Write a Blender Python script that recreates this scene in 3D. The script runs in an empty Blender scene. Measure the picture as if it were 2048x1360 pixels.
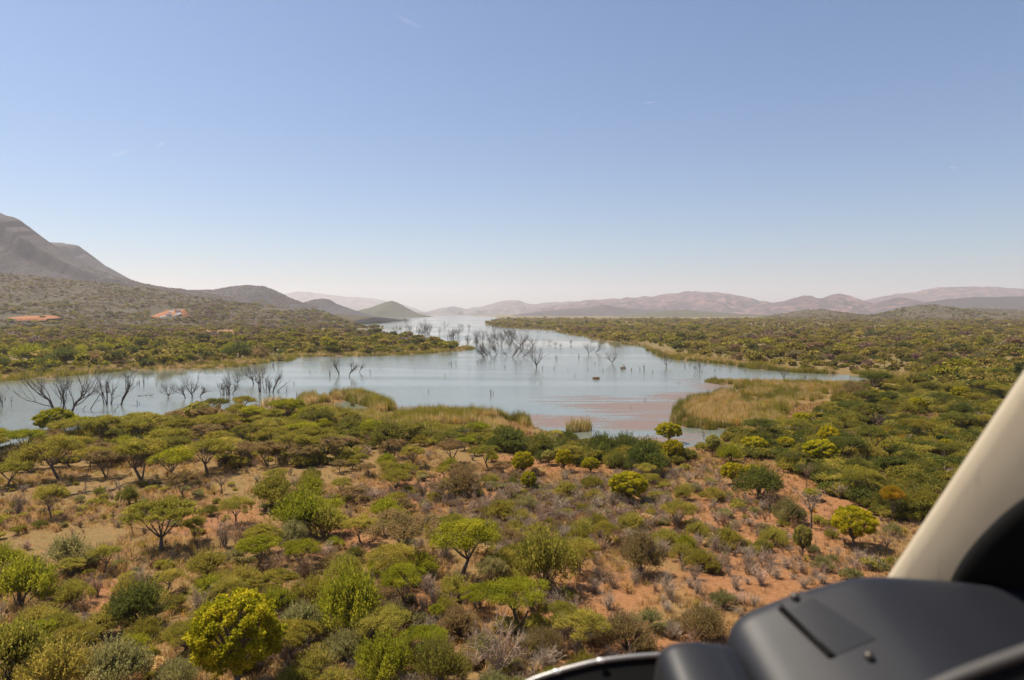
import bpy, math, random
import numpy as np
from mathutils import Vector
from mathutils.bvhtree import BVHTree

rng = np.random.default_rng(7)
random.seed(7)
sc = bpy.context.scene
COL = sc.collection
R_ = math.radians

# ------------------------------------------------------------------ camera
CAMZ = 25.0
PITCH = R_(2.27)
FPX = 1365.3                      # focal length in photo pixels (2048 wide)
cam = bpy.data.objects.new('camera', bpy.data.cameras.new('camera'))
COL.objects.link(cam)
cam.location = (0, 0, CAMZ)
cam.rotation_euler = (math.pi / 2 - PITCH, 0, 0)
cam.data.sensor_width = 36.0
cam.data.lens = 24.0
cam.data.clip_start = 0.05
cam.data.clip_end = 60000
cam.data.dof.use_dof = True
cam.data.dof.focus_distance = 180
cam.data.dof.aperture_fstop = 3.2
sc.camera = cam

# ------------------------------------------------------------------ world, sun, exposure
SUN_ROT, SUN_EL = R_(-66), R_(62)
SUN_DIR = Vector((math.sin(SUN_ROT) * math.cos(SUN_EL), math.cos(SUN_ROT) * math.cos(SUN_EL), math.sin(SUN_EL)))
world = bpy.data.worlds.new('World')
sc.world = world
world.use_nodes = True
wn = world.node_tree
sky = wn.nodes.new('ShaderNodeTexSky')
sky.sky_type = 'NISHITA'
sky.sun_disc = False
sky.sun_elevation = SUN_EL
sky.sun_rotation = SUN_ROT
sky.altitude = 0
sky.air_density = 1.0
sky.dust_density = 1.0
sky.ozone_density = 6.0
wn.links.new(sky.outputs[0], wn.nodes['Background'].inputs[0])
wn.nodes['Background'].inputs[1].default_value = 0.059
sun = bpy.data.objects.new('sun', bpy.data.lights.new('sun', 'SUN'))
COL.objects.link(sun)
sun.data.energy = 4.0
sun.data.angle = R_(0.5)
sun.data.color = (1.0, 0.90, 0.75)
sun.rotation_euler = SUN_DIR.to_track_quat('Z', 'Y').to_euler()
sun.location = (0, 0, 900)
sc.view_settings.view_transform = 'Standard'
sc.view_settings.look = 'None'
sc.view_settings.exposure = 1.08
sc.view_settings.gamma = 1.0
sc.view_settings.use_curve_mapping = False
cy = sc.cycles
cy.max_bounces = 5
cy.diffuse_bounces = 3
cy.glossy_bounces = 2
cy.transmission_bounces = 3
cy.transparent_max_bounces = 6
cy.volume_bounces = 2
cy.caustics_reflective = False
cy.caustics_refractive = False
cy.use_denoising = True

HAZE_DENSITY = 6.8e-5

# ------------------------------------------------------------------ pixel <-> place
HOR = 626.0
FWD = np.array([0, math.cos(PITCH), -math.sin(PITCH)])
UPV = np.array([0, math.sin(PITCH), math.cos(PITCH)])
RGT = np.array([1.0, 0, 0])


def raydir(px, py):
    px = np.asarray(px, float)[..., None]
    py = np.asarray(py, float)[..., None]
    return FWD + (px - 1024) / FPX * RGT + (680 - py) / FPX * UPV


def to_plane(px, py, z=0.0):
    d = raydir(px, py)
    t = (z - CAMZ) / d[..., 2]
    return d[..., 0] * t, d[..., 1] * t


def project(X, Y, Z):
    X, Y, Z = np.asarray(X, float), np.asarray(Y, float), np.asarray(Z, float) - CAMZ
    dep = Y * FWD[1] + Z * FWD[2]
    up = Y * UPV[1] + Z * UPV[2]
    dep = np.where(dep < .01, .01, dep)
    return 1024 + X / dep * FPX, 680 - up / dep * FPX


def hash2(ix, iy, s):
    n = (ix.astype(np.int64) * 374761393 + iy.astype(np.int64) * 668265263 + s * 1442695041) & 0x7fffffff
    n = ((n ^ (n >> 13)) * 1274126177) & 0x7fffffff
    return ((n ^ (n >> 16)) & 0xffff) / 65535.0


def vnoise(x, y, s=0):
    x, y = np.asarray(x, float), np.asarray(y, float)
    ix, iy = np.floor(x), np.floor(y)
    fx, fy = x - ix, y - iy
    fx, fy = fx * fx * (3 - 2 * fx), fy * fy * (3 - 2 * fy)
    a, b = hash2(ix, iy, s), hash2(ix + 1, iy, s)
    c, d = hash2(ix, iy + 1, s), hash2(ix + 1, iy + 1, s)
    return (a + (b - a) * fx) * (1 - fy) + (c + (d - c) * fx) * fy


def fbm(x, y, o=4, s=0):
    t, a, n = 0, .5, 0
    for i in range(o):
        t = t + a * vnoise(x * 2 ** i, y * 2 ** i, s + i * 17)
        n += a
        a *= .5
    return t / n


def in_poly(px, py, poly):
    px, py = np.asarray(px, float), np.asarray(py, float)
    c = np.zeros(np.shape(px), bool)
    n = len(poly)
    for i in range(n):
        x1, y1 = poly[i]
        x2, y2 = poly[(i + 1) % n]
        if y1 == y2:
            continue
        k = (y1 > py) != (y2 > py)
        c ^= k & (px < (x2 - x1) * (py - y1) / (y2 - y1) + x1)
    return c


def seg_dist(px, py, poly, closed=True):
    px, py = np.asarray(px, float), np.asarray(py, float)
    best = np.full(np.shape(px), 1e18)
    n = len(poly)
    for i in range(n if closed else n - 1):
        x1, y1 = poly[i]
        x2, y2 = poly[(i + 1) % n]
        dx, dy = x2 - x1, y2 - y1
        L = dx * dx + dy * dy
        t = np.clip(((px - x1) * dx + (py - y1) * dy) / max(L, 1e-9), 0, 1)
        best = np.minimum(best, (px - x1 - t * dx) ** 2 + (py - y1 - t * dy) ** 2)
    return np.sqrt(best)


# ------------------------------------------------------------------ shoreline (as seen) -> plan
LAKE_PX = [(-700, 812), (-300, 785), (0, 763), (50, 759), (100, 755), (150, 750), (200, 746), (262, 741), (340, 739.5), (400, 738), (450, 735.5),
           (500, 731), (535, 725.5), (545, 721.5), (575, 722.5), (586, 717), (592, 713.5), (660, 713), (720, 712.5), (780, 710.5), (820, 709),
           (860, 706), (900, 703.5), (930, 701), (946, 697.5), (930, 693.5), (890, 689), (850, 682), (815, 676), (790, 671), (765, 668),
           (730, 665.5), (690, 664), (640, 663.5), (630, 660), (650, 657.5), (700, 657.8), (745, 657.6), (773, 655.6), (755, 653.2), (720, 650.5), (670, 646.5),
           (632, 642.5), (625, 638.5), (640, 635.8), (680, 634.8), (746, 633.6), (789, 632.2), (836, 630.9), (880, 630.6), (934, 631), (985, 633), (1000, 636),
           (990, 641), (974, 645), (969, 649), (985, 652), (1012, 655.5), (1040, 657.2), (1085, 659.5), (1126, 662), (1108, 664.2), (1125, 667),
           (1145, 670.5), (1172, 674), (1180, 677), (1200, 681), (1240, 686.5), (1275, 691.5), (1298, 697.5), (1296, 701), (1310, 705), (1318, 711.5), (1340, 716), (1367, 721),
           (1390, 722), (1430, 727), (1469, 731), (1490, 735.5), (1540, 740.5), (1581, 744), (1655, 748), (1720, 752), (1780, 757), (1792, 763),
           (1760, 765.5), (1713, 763), (1660, 761.5), (1614, 760.5), (1550, 760), (1490, 759), (1430, 757.5), (1404, 758.5), (1425, 765), (1460, 770.5), (1478, 777),
           (1472, 786), (1450, 791), (1425, 796), (1385, 806), (1360, 817), (1350, 830), (1353, 846), (1385, 853), (1420, 857.5), (1462, 859),
           (1455, 867), (1440, 876), (1405, 889), (1360, 897), (1300, 894), (1240, 890), (1180, 887), (1145, 880), (1110, 868), (1080, 856),
           (1045, 845), (1000, 838), (940, 834), (870, 834), (820, 832), (792, 826), (782, 815), (755, 803), (725, 795), (690, 792), (640, 796), (602, 803),
           (590, 809), (582, 820), (560, 822), (520, 820), (470, 819), (430, 822), (390, 828), (350, 838), (300, 848), (240, 859), (180, 868),
           (110, 882), (40, 897), (0, 905), (-200, 935), (-500, 960)]
POND_PX = [[(668, 812), (690, 803), (712, 804), (738, 818), (742, 826), (722, 828), (695, 820)],
           [(1528, 806), (1545, 797), (1565, 790), (1592, 786), (1600, 790), (1582, 797), (1556, 806)],
           [(1484, 813), (1506, 800), (1522, 802), (1500, 814)]]


def plan(poly):
    a = np.array(poly, float)
    X, Y = to_plane(a[:, 0], a[:, 1])
    return np.stack([X, Y], 1)


LAKE = plan(LAKE_PX)
PONDS = [plan(p) for p in POND_PX]


def wiggle(poly, amp=1.0):
    """cut long straight shore legs and shake them so that no leg reads as a ruled line"""
    out = []
    for i in range(len(poly)):
        a, b = poly[i], poly[(i + 1) % len(poly)]
        d = math.hypot(a[0], a[1])
        n = int(np.clip(np.linalg.norm(b - a) / (d * .012 + 1), 1, 6))
        for k in range(n):
            p = a + (b - a) * k / n
            if k:
                p = p + (rng.random(2) - .5) * np.array([1, 1.0]) * d * .006 * amp
            out.append(p)
    return np.array(out)


LAKE = wiggle(LAKE)


def shore_distance(X, Y):
    """metres to the water's edge; negative over water"""
    X, Y = np.asarray(X, float), np.asarray(Y, float)
    sh = X.shape
    X, Y = X.ravel(), Y.ravel()
    out = np.empty(X.shape)
    for i in range(0, len(X), 60000):
        x, y = X[i:i + 60000], Y[i:i + 60000]
        d = seg_dist(x, y, LAKE)
        s = in_poly(x, y, LAKE)
        for p in PONDS:
            d = np.minimum(d, seg_dist(x, y, p))
            s |= in_poly(x, y, p)
        out[i:i + 60000] = np.where(s, -d, d)
    return out.reshape(sh)


def ground_z(X, Y, d=None):
    if d is None:
        d = shore_distance(X, Y)
    land = np.clip(d, 0, None)
    z = .22 * (1 - np.exp(-land / 1.2)) + .011 * np.minimum(land, 90) + .0022 * np.clip(land - 90, 0, 1500)
    z = z + np.clip(land / 25, 0, 1) * (1.1 * (fbm(X / 38, Y / 38, 3, 3) - .5) + .25 * (fbm(X / 6, Y / 6, 3, 5) - .5)) * np.clip(land / 40, .3, 1)
    z = np.where(land > 0, np.maximum(z, .03), z)
    return np.where(d < 0, np.maximum(d * .25, -2.0), z)


# ------------------------------------------------------------------ hills: crest as (px, py) at a distance, real depth to front and back
class Hill:
    def __init__(s, name, label, D, crest, front, back, power, seed, rough, mat, cols=220, rows=46):
        s.name, s.label, s.D, s.front, s.back, s.power, s.seed, s.rough, s.mat, s.cols, s.rows = name, label, D, front, back, power, seed, rough, mat, cols, rows
        c = np.array(crest, float)
        s.X = (c[:, 0] - 1024) / FPX * D
        s.Z = CAMZ + (HOR - c[:, 1]) / FPX * D

    def crest(s, X):
        z = np.interp(X, s.X, s.Z, left=-30, right=-30)
        k = 30.0 * s.D / 2500
        z2 = (np.interp(X - k * .1, s.X, s.Z, left=-30, right=-30) + np.interp(X + k * .1, s.X, s.Z, left=-30, right=-30) + 2 * z) / 4
        return z2 + (fbm(X / (s.D * .012), X * 0 + s.seed, 4, s.seed) - .5) * s.rough * 1.1

    def z(s, X, Y):
        X, Y = np.asarray(X, float), np.asarray(Y, float)
        # the crest line wanders in depth, so spurs run out of it
        spur = (fbm(X / (s.D * .05), Y / (s.D * .35), 3, s.seed + 5) - .5)
        zc = s.crest(X)
        wf = s.front * (.8 + .8 * spur + .2)
        t = (Y - s.D) / np.where(Y < s.D, wf, s.back)
        u = np.clip(1 - np.abs(t), 0, 1)
        prof = np.where(Y < s.D, u ** s.power, u ** 1.2)
        if s.name in ('mountain', 'mesa'):      # broken rock band just under the rim
            cl = np.clip((fbm(X / (s.D * .045), X * 0 + 3, 3, s.seed + 2) - .30) * 6, 0, 1)
            st = np.where(u < .88, .77 * (u / .88) ** s.power, np.where(u < .915, .77 + .19 * (u - .88) / .035, .96 + .04 * (u - .915) / .085))
            prof = np.where(Y < s.D, prof * (1 - cl) + st * cl, prof)
        gul = fbm(X / (s.D * .018), Y / (s.D * .04), 4, s.seed + 9) - .5
        if s.mat in ('pink', 'far', 'slope'):
            rg = 1 - np.abs(2 * fbm(X / (s.D * .030), Y / (s.D * .09), 4, s.seed + 13) - 1) * 2.2
            gul = gul + (rg - .55) * .55
        mid = np.clip(u * (1 - u) * 4, 0, 1)
        return np.where(u > 0, (zc + 4) * prof - 4 + gul * s.rough * (3.6 if s.mat in ('pink', 'far') else 2.6) * mid * np.clip(zc / 40, 0, 1), -60)


HILLS = [
    Hill('foothill', 'long gentle bush-covered slope at the foot of the mountain', 1750,
         [(-900, 500), (-400, 520), (0, 546), (150, 560), (300, 578), (380, 592), (450, 603), (560, 616), (650, 627), (760, 634)], 1200, 900, 1.75, 3, 5, 'scrub', 260, 60),
    Hill('mountain', 'steep brown mountain with a cliff edge, highest on the skyline', 2700,
         [(-900, 395), (-300, 392), (-120, 396), (-40, 410), (0, 424), (10, 427), (16, 431), (26, 433), (38, 438), (48, 443), (52, 455), (60, 458), (72, 462), (76, 470), (84, 476), (95, 485),
          (110, 495), (140, 513), (170, 528), (200, 541), (230, 551), (260, 559), (290, 567), (330, 575), (370, 580), (430, 590), (520, 604), (600, 622), (680, 640)], 1000, 1100, 1.5, 11, 7, 'slope', 900, 170),
    Hill('mesa', 'flat-topped bluish mesa with a dark cliff behind the mountain', 3700,
         [(-300, 482), (0, 482), (70, 485), (100, 486), (125, 487), (148, 489), (162, 492), (166, 496), (169, 507), (180, 512), (200, 524), (222, 537), (240, 547), (262, 558), (300, 572), (380, 600), (460, 640)], 800, 1200, 1.5, 23, 7, 'slope', 300, 150),
    Hill('hill', 'broad rounded scrub hill at the end of the mountain slope', 3150,
         [(250, 620), (330, 586), (380, 580), (430, 579), (455, 575), (475, 571.5), (492, 570), (512, 571), (528, 572), (545, 579), (560, 586), (580, 596), (600, 603), (620, 610), (650, 622), (690, 642)], 700, 800, 1.45, 31, 7, 'slope'),
    Hill('hill', 'small pointed hill between the rounded hill and the lake cone', 3500,
         [(540, 640), (580, 618), (605, 606), (622, 601), (640, 598), (648, 597), (660, 600), (672, 607), (690, 613), (710, 621), (745, 636)], 550, 700, 1.4, 37, 5, 'slope'),
    Hill('hill', 'green conical hill standing at the edge of the lake', 4300,
         [(650, 640), (700, 625), (735, 617), (755, 610), (770, 605), (780, 602.5), (786, 602), (794, 605), (806, 611), (820, 619), (835, 627), (860, 634)], 620, 800, 1.4, 41, 5, 'conegreen'),
    Hill('mountain_range', 'pale distant blue range beyond the conical hill', 13500,
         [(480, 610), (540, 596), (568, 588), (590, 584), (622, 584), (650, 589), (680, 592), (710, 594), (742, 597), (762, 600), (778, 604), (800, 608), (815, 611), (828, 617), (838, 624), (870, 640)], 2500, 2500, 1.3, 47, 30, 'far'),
    Hill('mountain_range', 'blue peaks across the head of the lake', 9000,
         [(800, 632), (830, 625), (850, 624.5), (870, 621), (885, 616), (897, 614), (907, 612), (918, 614), (930, 619), (945, 616), (962, 613), (985, 607), (1002, 603), (1020, 600), (1036, 601), (1050, 606), (1064, 609),
          (1085, 607), (1110, 604), (1140, 603), (1155, 602), (1190, 606), (1240, 615), (1300, 640)], 1700, 2000, 1.3, 53, 22, 'far'),
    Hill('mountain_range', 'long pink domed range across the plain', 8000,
         [(1000, 640), (1080, 616), (1130, 608), (1170, 601), (1200, 598), (1235, 597), (1262, 595), (1300, 592), (1330, 588), (1360, 585), (1390, 583.5), (1410, 583), (1440, 585), (1460, 588), (1485, 593), (1505, 600),
          (1530, 604), (1560, 606), (1620, 610), (1700, 625), (1760, 640)], 1900, 2000, 1.3, 59, 26, 'pink', 320, 80),
    Hill('mountain_range', 'two pink peaks joined by a saddle', 6200,
         [(1440, 640), (1500, 617), (1545, 606), (1570, 602), (1588, 595), (1600, 592), (1622, 592), (1636, 598), (1648, 596), (1660, 590), (1674, 587), (1682, 588), (1700, 592), (1712, 598), (1728, 605), (1760, 615), (1810, 640)], 1200, 1500, 1.35, 61, 18, 'pink'),
    Hill('mountain_range', 'high flat-crested range behind the two pink peaks', 9000,
         [(1640, 640), (1700, 612), (1725, 604), (1750, 597), (1790, 589), (1820, 585), (1850, 580), (1875, 575), (1900, 573.5), (1950, 573), (1985, 575), (2000, 574), (2048, 578), (2200, 583), (2500, 585), (2900, 595)], 2000, 2200, 1.3, 67, 26, 'pink'),
    Hill('hill', 'low pinkish foothill below the flat-crested range', 5600,
         [(1680, 640), (1730, 617), (1760, 605), (1785, 597), (1805, 594), (1825, 598), (1850, 606), (1900, 615), (1960, 640)], 900, 1200, 1.35, 71, 12, 'pink'),
    Hill('hill', 'dark bluish shoulder below the flat-crested range', 4600,
         [(1800, 640), (1850, 606), (1880, 600), (1920, 596), (1960, 593), (2000, 594), (2048, 592), (2200, 586), (2500, 596), (2700, 640)], 900, 1200, 1.35, 73, 10, 'slope'),
    Hill('hill', 'bluish knob with a rocky top below the pink dome', 5600,
         [(980, 640), (1040, 628), (1090, 622), (1130, 619), (1160, 617), (1185, 613), (1203, 610), (1216, 610), (1230, 614), (1260, 617), (1310, 619), (1370, 620), (1440, 624), (1520, 640)], 1100, 1400, 1.4, 79, 9, 'slope'),
    Hill('hill', 'low smooth green rise in front of the pink dome', 4300,
         [(1180, 640), (1260, 629), (1310, 624), (1345, 621), (1375, 621), (1420, 625), (1480, 628), (1560, 630), (1640, 640)], 900, 900, 1.5, 83, 6, 'conegreen'),
    Hill('hill', 'brown scrub-covered kopje, the lower of two', 2500,
         [(1480, 646), (1530, 636), (1560, 630), (1585, 625), (1612, 620), (1640, 619), (1660, 620), (1690, 625), (1730, 630), (1800, 642)], 480, 500, 1.3, 89, 5, 'scrub'),
    Hill('hill', 'brown scrub-covered kopje, the higher of two', 2150,
         [(1690, 646), (1740, 634), (1780, 627), (1805, 620), (1825, 613), (1845, 609), (1860, 608.5), (1875, 611), (1895, 616), (1925, 623), (1960, 632), (2020, 644)], 480, 500, 1.3, 97, 5, 'scrub'),
    Hill('hill', 'low brown spur running out of the higher kopje', 2700,
         [(1840, 640), (1880, 624), (1920, 617), (1960, 616), (2048, 620), (2150, 612), (2400, 616), (2700, 640)], 600, 600, 1.4, 101, 5, 'scrub'),
]


def terrain_z(X, Y, d=None):
    z = ground_z(X, Y, d)
    for h in HILLS:
        z = np.maximum(z, h.z(X, Y) - .5)
    return z


def hit(px, py):
    """where the line of sight through a photo pixel meets the land"""
    px, py = np.atleast_1d(np.asarray(px, float)), np.atleast_1d(np.asarray(py, float))
    d = raydir(px, py)
    lo = np.full(px.shape, 25.0)
    res = np.full(px.shape, np.nan)
    for t in np.geomspace(25, 5000, 420):
        a = np.isnan(res)
        if not a.any():
            break
        X, Y, Z = d[a, 0] * t, d[a, 1] * t, CAMZ + d[a, 2] * t
        g = np.maximum(terrain_z(X, Y), 0)
        r = res[a]
        r[Z <= g] = t
        res[a] = r
    res = np.where(np.isnan(res), 5000, res)
    lo = res / (200 ** (1 / 419))
    hi = res.copy()
    for _ in range(12):
        m = (lo + hi) / 2
        below = CAMZ + d[:, 2] * m <= np.maximum(terrain_z(d[:, 0] * m, d[:, 1] * m), 0)
        hi = np.where(below, m, hi)
        lo = np.where(below, lo, m)
    X, Y = d[:, 0] * hi, d[:, 1] * hi
    return X, Y, np.maximum(terrain_z(X, Y), 0)


# ------------------------------------------------------------------ materials
def new_mat(name):
    m = bpy.data.materials.new(name)
    m.use_nodes = True
    nt = m.node_tree
    nt.nodes.clear()
    out = nt.nodes.new('ShaderNodeOutputMaterial')
    return m, nt, out


def node(nt, kind, **kw):
    n = nt.nodes.new(kind)
    for k, v in kw.items():
        setattr(n, k, v)
    return n


def mixc(nt, fac, a, b, mode='MIX'):
    n = nt.nodes.new('ShaderNodeMix')
    n.data_type = 'RGBA'
    n.blend_type = mode
    for sock, v in ((n.inputs[0], fac), (n.inputs[6], a), (n.inputs[7], b)):
        if hasattr(v, 'is_output'):
            nt.links.new(v, sock)
        else:
            sock.default_value = v if not isinstance(v, tuple) else (*v, 1)
    return n.outputs[2]


def math_(nt, op, a, b=None, c=None, clamp=False):
    n = nt.nodes.new('ShaderNodeMath')
    n.operation = op
    n.use_clamp = clamp
    for i, v in enumerate((a, b, c)):
        if v is None:
            continue
        if hasattr(v, 'is_output'):
            nt.links.new(v, n.inputs[i])
        else:
            n.inputs[i].default_value = v
    return n.outputs[0]


def noise(nt, vec, scale, detail=4, rough=.55, dist=0):
    n = nt.nodes.new('ShaderNodeTexNoise')
    n.inputs['Scale'].default_value = scale
    n.inputs['Detail'].default_value = detail
    n.inputs['Roughness'].default_value = rough
    n.inputs['Distortion'].default_value = dist
    nt.links.new(vec, n.inputs['Vector'])
    return n.outputs['Fac']


def ramp(nt, fac, stops):
    n = nt.nodes.new('ShaderNodeValToRGB')
    e = n.color_ramp.elements
    while len(e) < len(stops):
        e.new(.5)
    for el, (p, c) in zip(e, stops):
        el.position = p
        el.color = (*c, 1) if isinstance(c, tuple) else (c, c, c, 1)
    nt.links.new(fac, n.inputs[0])
    return n.outputs[0]


def attr(nt, name, kind='GEOMETRY'):
    n = nt.nodes.new('ShaderNodeAttribute')
    n.attribute_type = kind
    n.attribute_name = name
    return n


def pos(nt, scale=(1, 1, 1)):
    g = nt.nodes.new('ShaderNodeNewGeometry')
    m = nt.nodes.new('ShaderNodeMapping')
    m.inputs['Scale'].default_value = scale
    nt.links.new(g.outputs['Position'], m.inputs['Vector'])
    return m.outputs[0]


def principled(nt, out, color, rough=.8, spec=.3, metal=0, bump=None, bstr=.3, bdist=.02):
    b = nt.nodes.new('ShaderNodeBsdfPrincipled')
    if hasattr(color, 'is_output'):
        nt.links.new(color, b.inputs['Base Color'])
    else:
        b.inputs['Base Color'].default_value = (*color, 1)
    if hasattr(rough, 'is_output'):
        nt.links.new(rough, b.inputs['Roughness'])
    else:
        b.inputs['Roughness'].default_value = rough
    b.inputs['Specular IOR Level'].default_value = spec
    b.inputs['Metallic'].default_value = metal
    if bump is not None:
        bn = nt.nodes.new('ShaderNodeBump')
        bn.inputs['Strength'].default_value = bstr
        bn.inputs['Distance'].default_value = bdist
        nt.links.new(bump, bn.inputs['Height'])
        nt.links.new(bn.outputs[0], b.inputs['Normal'])
    nt.links.new(b.outputs[0], out.inputs['Surface'])
    return b


def leaf_mat(name, instanced, transl=.60):
    """leaves: the plant's own colour (object colour or instance tint) with leaf-to-leaf variation"""
    m, nt, out = new_mat(name)
    if instanced:
        base = attr(nt, 'tint', 'INSTANCER').outputs['Color']
    else:
        base = node(nt, 'ShaderNodeObjectInfo').outputs['Color']
    v = attr(nt, 'var').outputs['Fac']
    k = math_(nt, 'MULTIPLY_ADD', v, 1.0, .5)
    hsv = node(nt, 'ShaderNodeHueSaturation')
    nt.links.new(base, hsv.inputs['Color'])
    nt.links.new(k, hsv.inputs['Value'])
    hsv.inputs['Saturation'].default_value = 1.0
    h = math_(nt, 'MULTIPLY_ADD', v, -.03, .515)
    nt.links.new(h, hsv.inputs['Hue'])
    d = node(nt, 'ShaderNodeBsdfDiffuse')
    t = node(nt, 'ShaderNodeBsdfTranslucent')
    nt.links.new(hsv.outputs[0], d.inputs[0])
    nt.links.new(hsv.outputs[0], t.inputs[0])
    mx = node(nt, 'ShaderNodeMixShader')
    mx.inputs[0].default_value = transl
    nt.links.new(d.outputs[0], mx.inputs[1])
    nt.links.new(t.outputs[0], mx.inputs[2])
    nt.links.new(mx.outputs[0], out.inputs['Surface'])
    return m


LEAF = leaf_mat('leaves', False)
LEAF_I = leaf_mat('leaves_mass', True)
TWIG = leaf_mat('twigs', False, .0)
TWIG_I = leaf_mat('twigs_mass', True, .0)


def bark_mat(name, c1, c2):
    m, nt, out = new_mat(name)
    n = noise(nt, pos(nt, (6, 6, 1.5)), 2.0, 5)
    principled(nt, out, ramp(nt, n, [(.3, c1), (.7, c2)]), .9, .2, bump=n, bstr=.5, bdist=.03)
    return m


BARK = bark_mat('bark', (.07, .053, .04), (.17, .13, .10))
DEADBARK = bark_mat('dead_bark', (.05, .042, .038), (.17, .14, .12))


# ground ----------------------------------------------------------------
def ground_material():
    m, nt, out = new_mat('ground')
    p = pos(nt)
    n1 = noise(nt, p, .07, 5)
    n2 = noise(nt, p, .5, 6, .6)
    n3 = noise(nt, p, 3.0, 5, .65)
    red = attr(nt, 'red').outputs['Fac']
    green = attr(nt, 'green').outputs['Fac']
    wet = attr(nt, 'wet').outputs['Fac']
    soil = ramp(nt, n3, [(.3, (.155, .070, .028)), (.55, (.228, .108, .045)), (.75, (.285, .155, .075))])
    straw = ramp(nt, n3, [(.3, (.125, .074, .027)), (.55, (.185, .112, .042)), (.75, (.24, .155, .066))])
    f = math_(nt, 'ADD', math_(nt, 'MULTIPLY', n2, .9), math_(nt, 'MULTIPLY', n1, .9))
    f = math_(nt, 'ADD', f, math_(nt, 'MULTIPLY', red, 1.0))
    f = math_(nt, 'MULTIPLY', math_(nt, 'SUBTRACT', f, 1.12), 2.6, clamp=True)
    c = mixc(nt, f, straw, soil)
    n4 = noise(nt, p, .9, 4, .6)
    g = math_(nt, 'MULTIPLY', math_(nt, 'MULTIPLY', math_(nt, 'SUBTRACT', n4, .42), 5.0, clamp=True), green, clamp=True)
    c = mixc(nt, g, c, mixc(nt, n3, (.095, .076, .026), (.17, .13, .046)))
    farg = math_(nt, 'MULTIPLY', math_(nt, 'SUBTRACT', green, .80), 4.0, clamp=True)
    c = mixc(nt, math_(nt, 'MULTIPLY', farg, .6), c, mixc(nt, n2, (.10, .082, .035), (.15, .12, .052)))
    c = mixc(nt, wet, c, mixc(nt, n3, (.07, .05, .03), (.19, .13, .08)))
    principled(nt, out, c, .95, .15, bump=math_(nt, 'ADD', n3, n2), bstr=.5, bdist=.12)
    return m


def hill_material(kind):
    m, nt, out = new_mat('hill_' + kind)
    p = pos(nt)
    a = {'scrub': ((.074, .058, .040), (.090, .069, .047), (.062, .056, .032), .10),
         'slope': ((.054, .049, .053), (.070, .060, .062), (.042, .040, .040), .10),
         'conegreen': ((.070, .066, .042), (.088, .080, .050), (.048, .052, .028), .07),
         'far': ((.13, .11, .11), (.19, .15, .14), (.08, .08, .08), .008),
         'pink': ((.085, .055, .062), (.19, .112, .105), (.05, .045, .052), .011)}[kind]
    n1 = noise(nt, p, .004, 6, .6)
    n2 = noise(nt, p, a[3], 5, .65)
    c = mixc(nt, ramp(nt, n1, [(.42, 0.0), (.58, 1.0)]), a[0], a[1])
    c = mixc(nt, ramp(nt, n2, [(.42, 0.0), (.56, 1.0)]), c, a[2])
    # bare rock where it is steep; cliff shading is put into its dark colour
    g = nt.nodes.new('ShaderNodeNewGeometry')
    sx = nt.nodes.new('ShaderNodeSeparateXYZ')
    nt.links.new(g.outputs['True Normal'], sx.inputs[0])
    steep = ramp(nt, sx.outputs[2], [(.70, 1.0), (.81, 0.0)])
    c = mixc(nt, steep, c, mixc(nt, n2, (.022, .021, .026), (.055, .045, .045)))
    principled(nt, out, c, .95, .1)
    return m


HILLMAT = {k: hill_material(k) for k in ('scrub', 'slope', 'conegreen', 'far', 'pink')}


def water_material():
    m, nt, out = new_mat('lake_water')
    p = pos(nt)
    weed = attr(nt, 'weed').outputs['Fac']
    streak = noise(nt, pos(nt, (.022, .21, 1)), 1.0, 7, .66, .5)
    fine = noise(nt, pos(nt, (.6, 1.0, 1)), 1.0, 4, .6)
    wm = math_(nt, 'ADD', math_(nt, 'MULTIPLY', streak, 1.7), math_(nt, 'MULTIPLY', fine, .35))
    wm = math_(nt, 'ADD', wm, math_(nt, 'MULTIPLY', weed, .62))
    wm = math_(nt, 'MULTIPLY', math_(nt, 'SUBTRACT', wm, 1.30), 4.2, clamp=True)
    wm = math_(nt, 'MULTIPLY', wm, math_(nt, 'MULTIPLY', weed, 3.0, clamp=True))
    wm = math_(nt, 'MULTIPLY', wm, .75)
    body = mixc(nt, noise(nt, p, .012, 3), (.10, .116, .097), (.14, .153, .125))
    col = mixc(nt, wm, body, mixc(nt, fine, (.13, .078, .060), (.20, .12, .095)))
    wind = ramp(nt, noise(nt, pos(nt, (.0025, .010, 1)), 1.0, 4, .55, .8), [(.38, .08), (.60, 1.0)])
    w1 = noise(nt, pos(nt, (.9, 1.6, 1)), 1.0, 3, .6)
    w2 = noise(nt, pos(nt, (3.0, 5.0, 1)), 1.0, 2, .5)
    b = principled(nt, out, col, math_(nt, 'ADD', math_(nt, 'MULTIPLY_ADD', wm, .5, .04), math_(nt, 'MULTIPLY', wind, .10)), .5)
    b.inputs['IOR'].default_value = 1.33
    bn = nt.nodes.new('ShaderNodeBump')
    bn.inputs['Distance'].default_value = .06
    nt.links.new(math_(nt, 'MULTIPLY', wind, 1.0), bn.inputs['Strength'])
    nt.links.new(math_(nt, 'MULTIPLY_ADD', w2, .35, w1), bn.inputs['Height'])
    nt.links.new(bn.outputs[0], b.inputs['Normal'])
    return m


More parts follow.
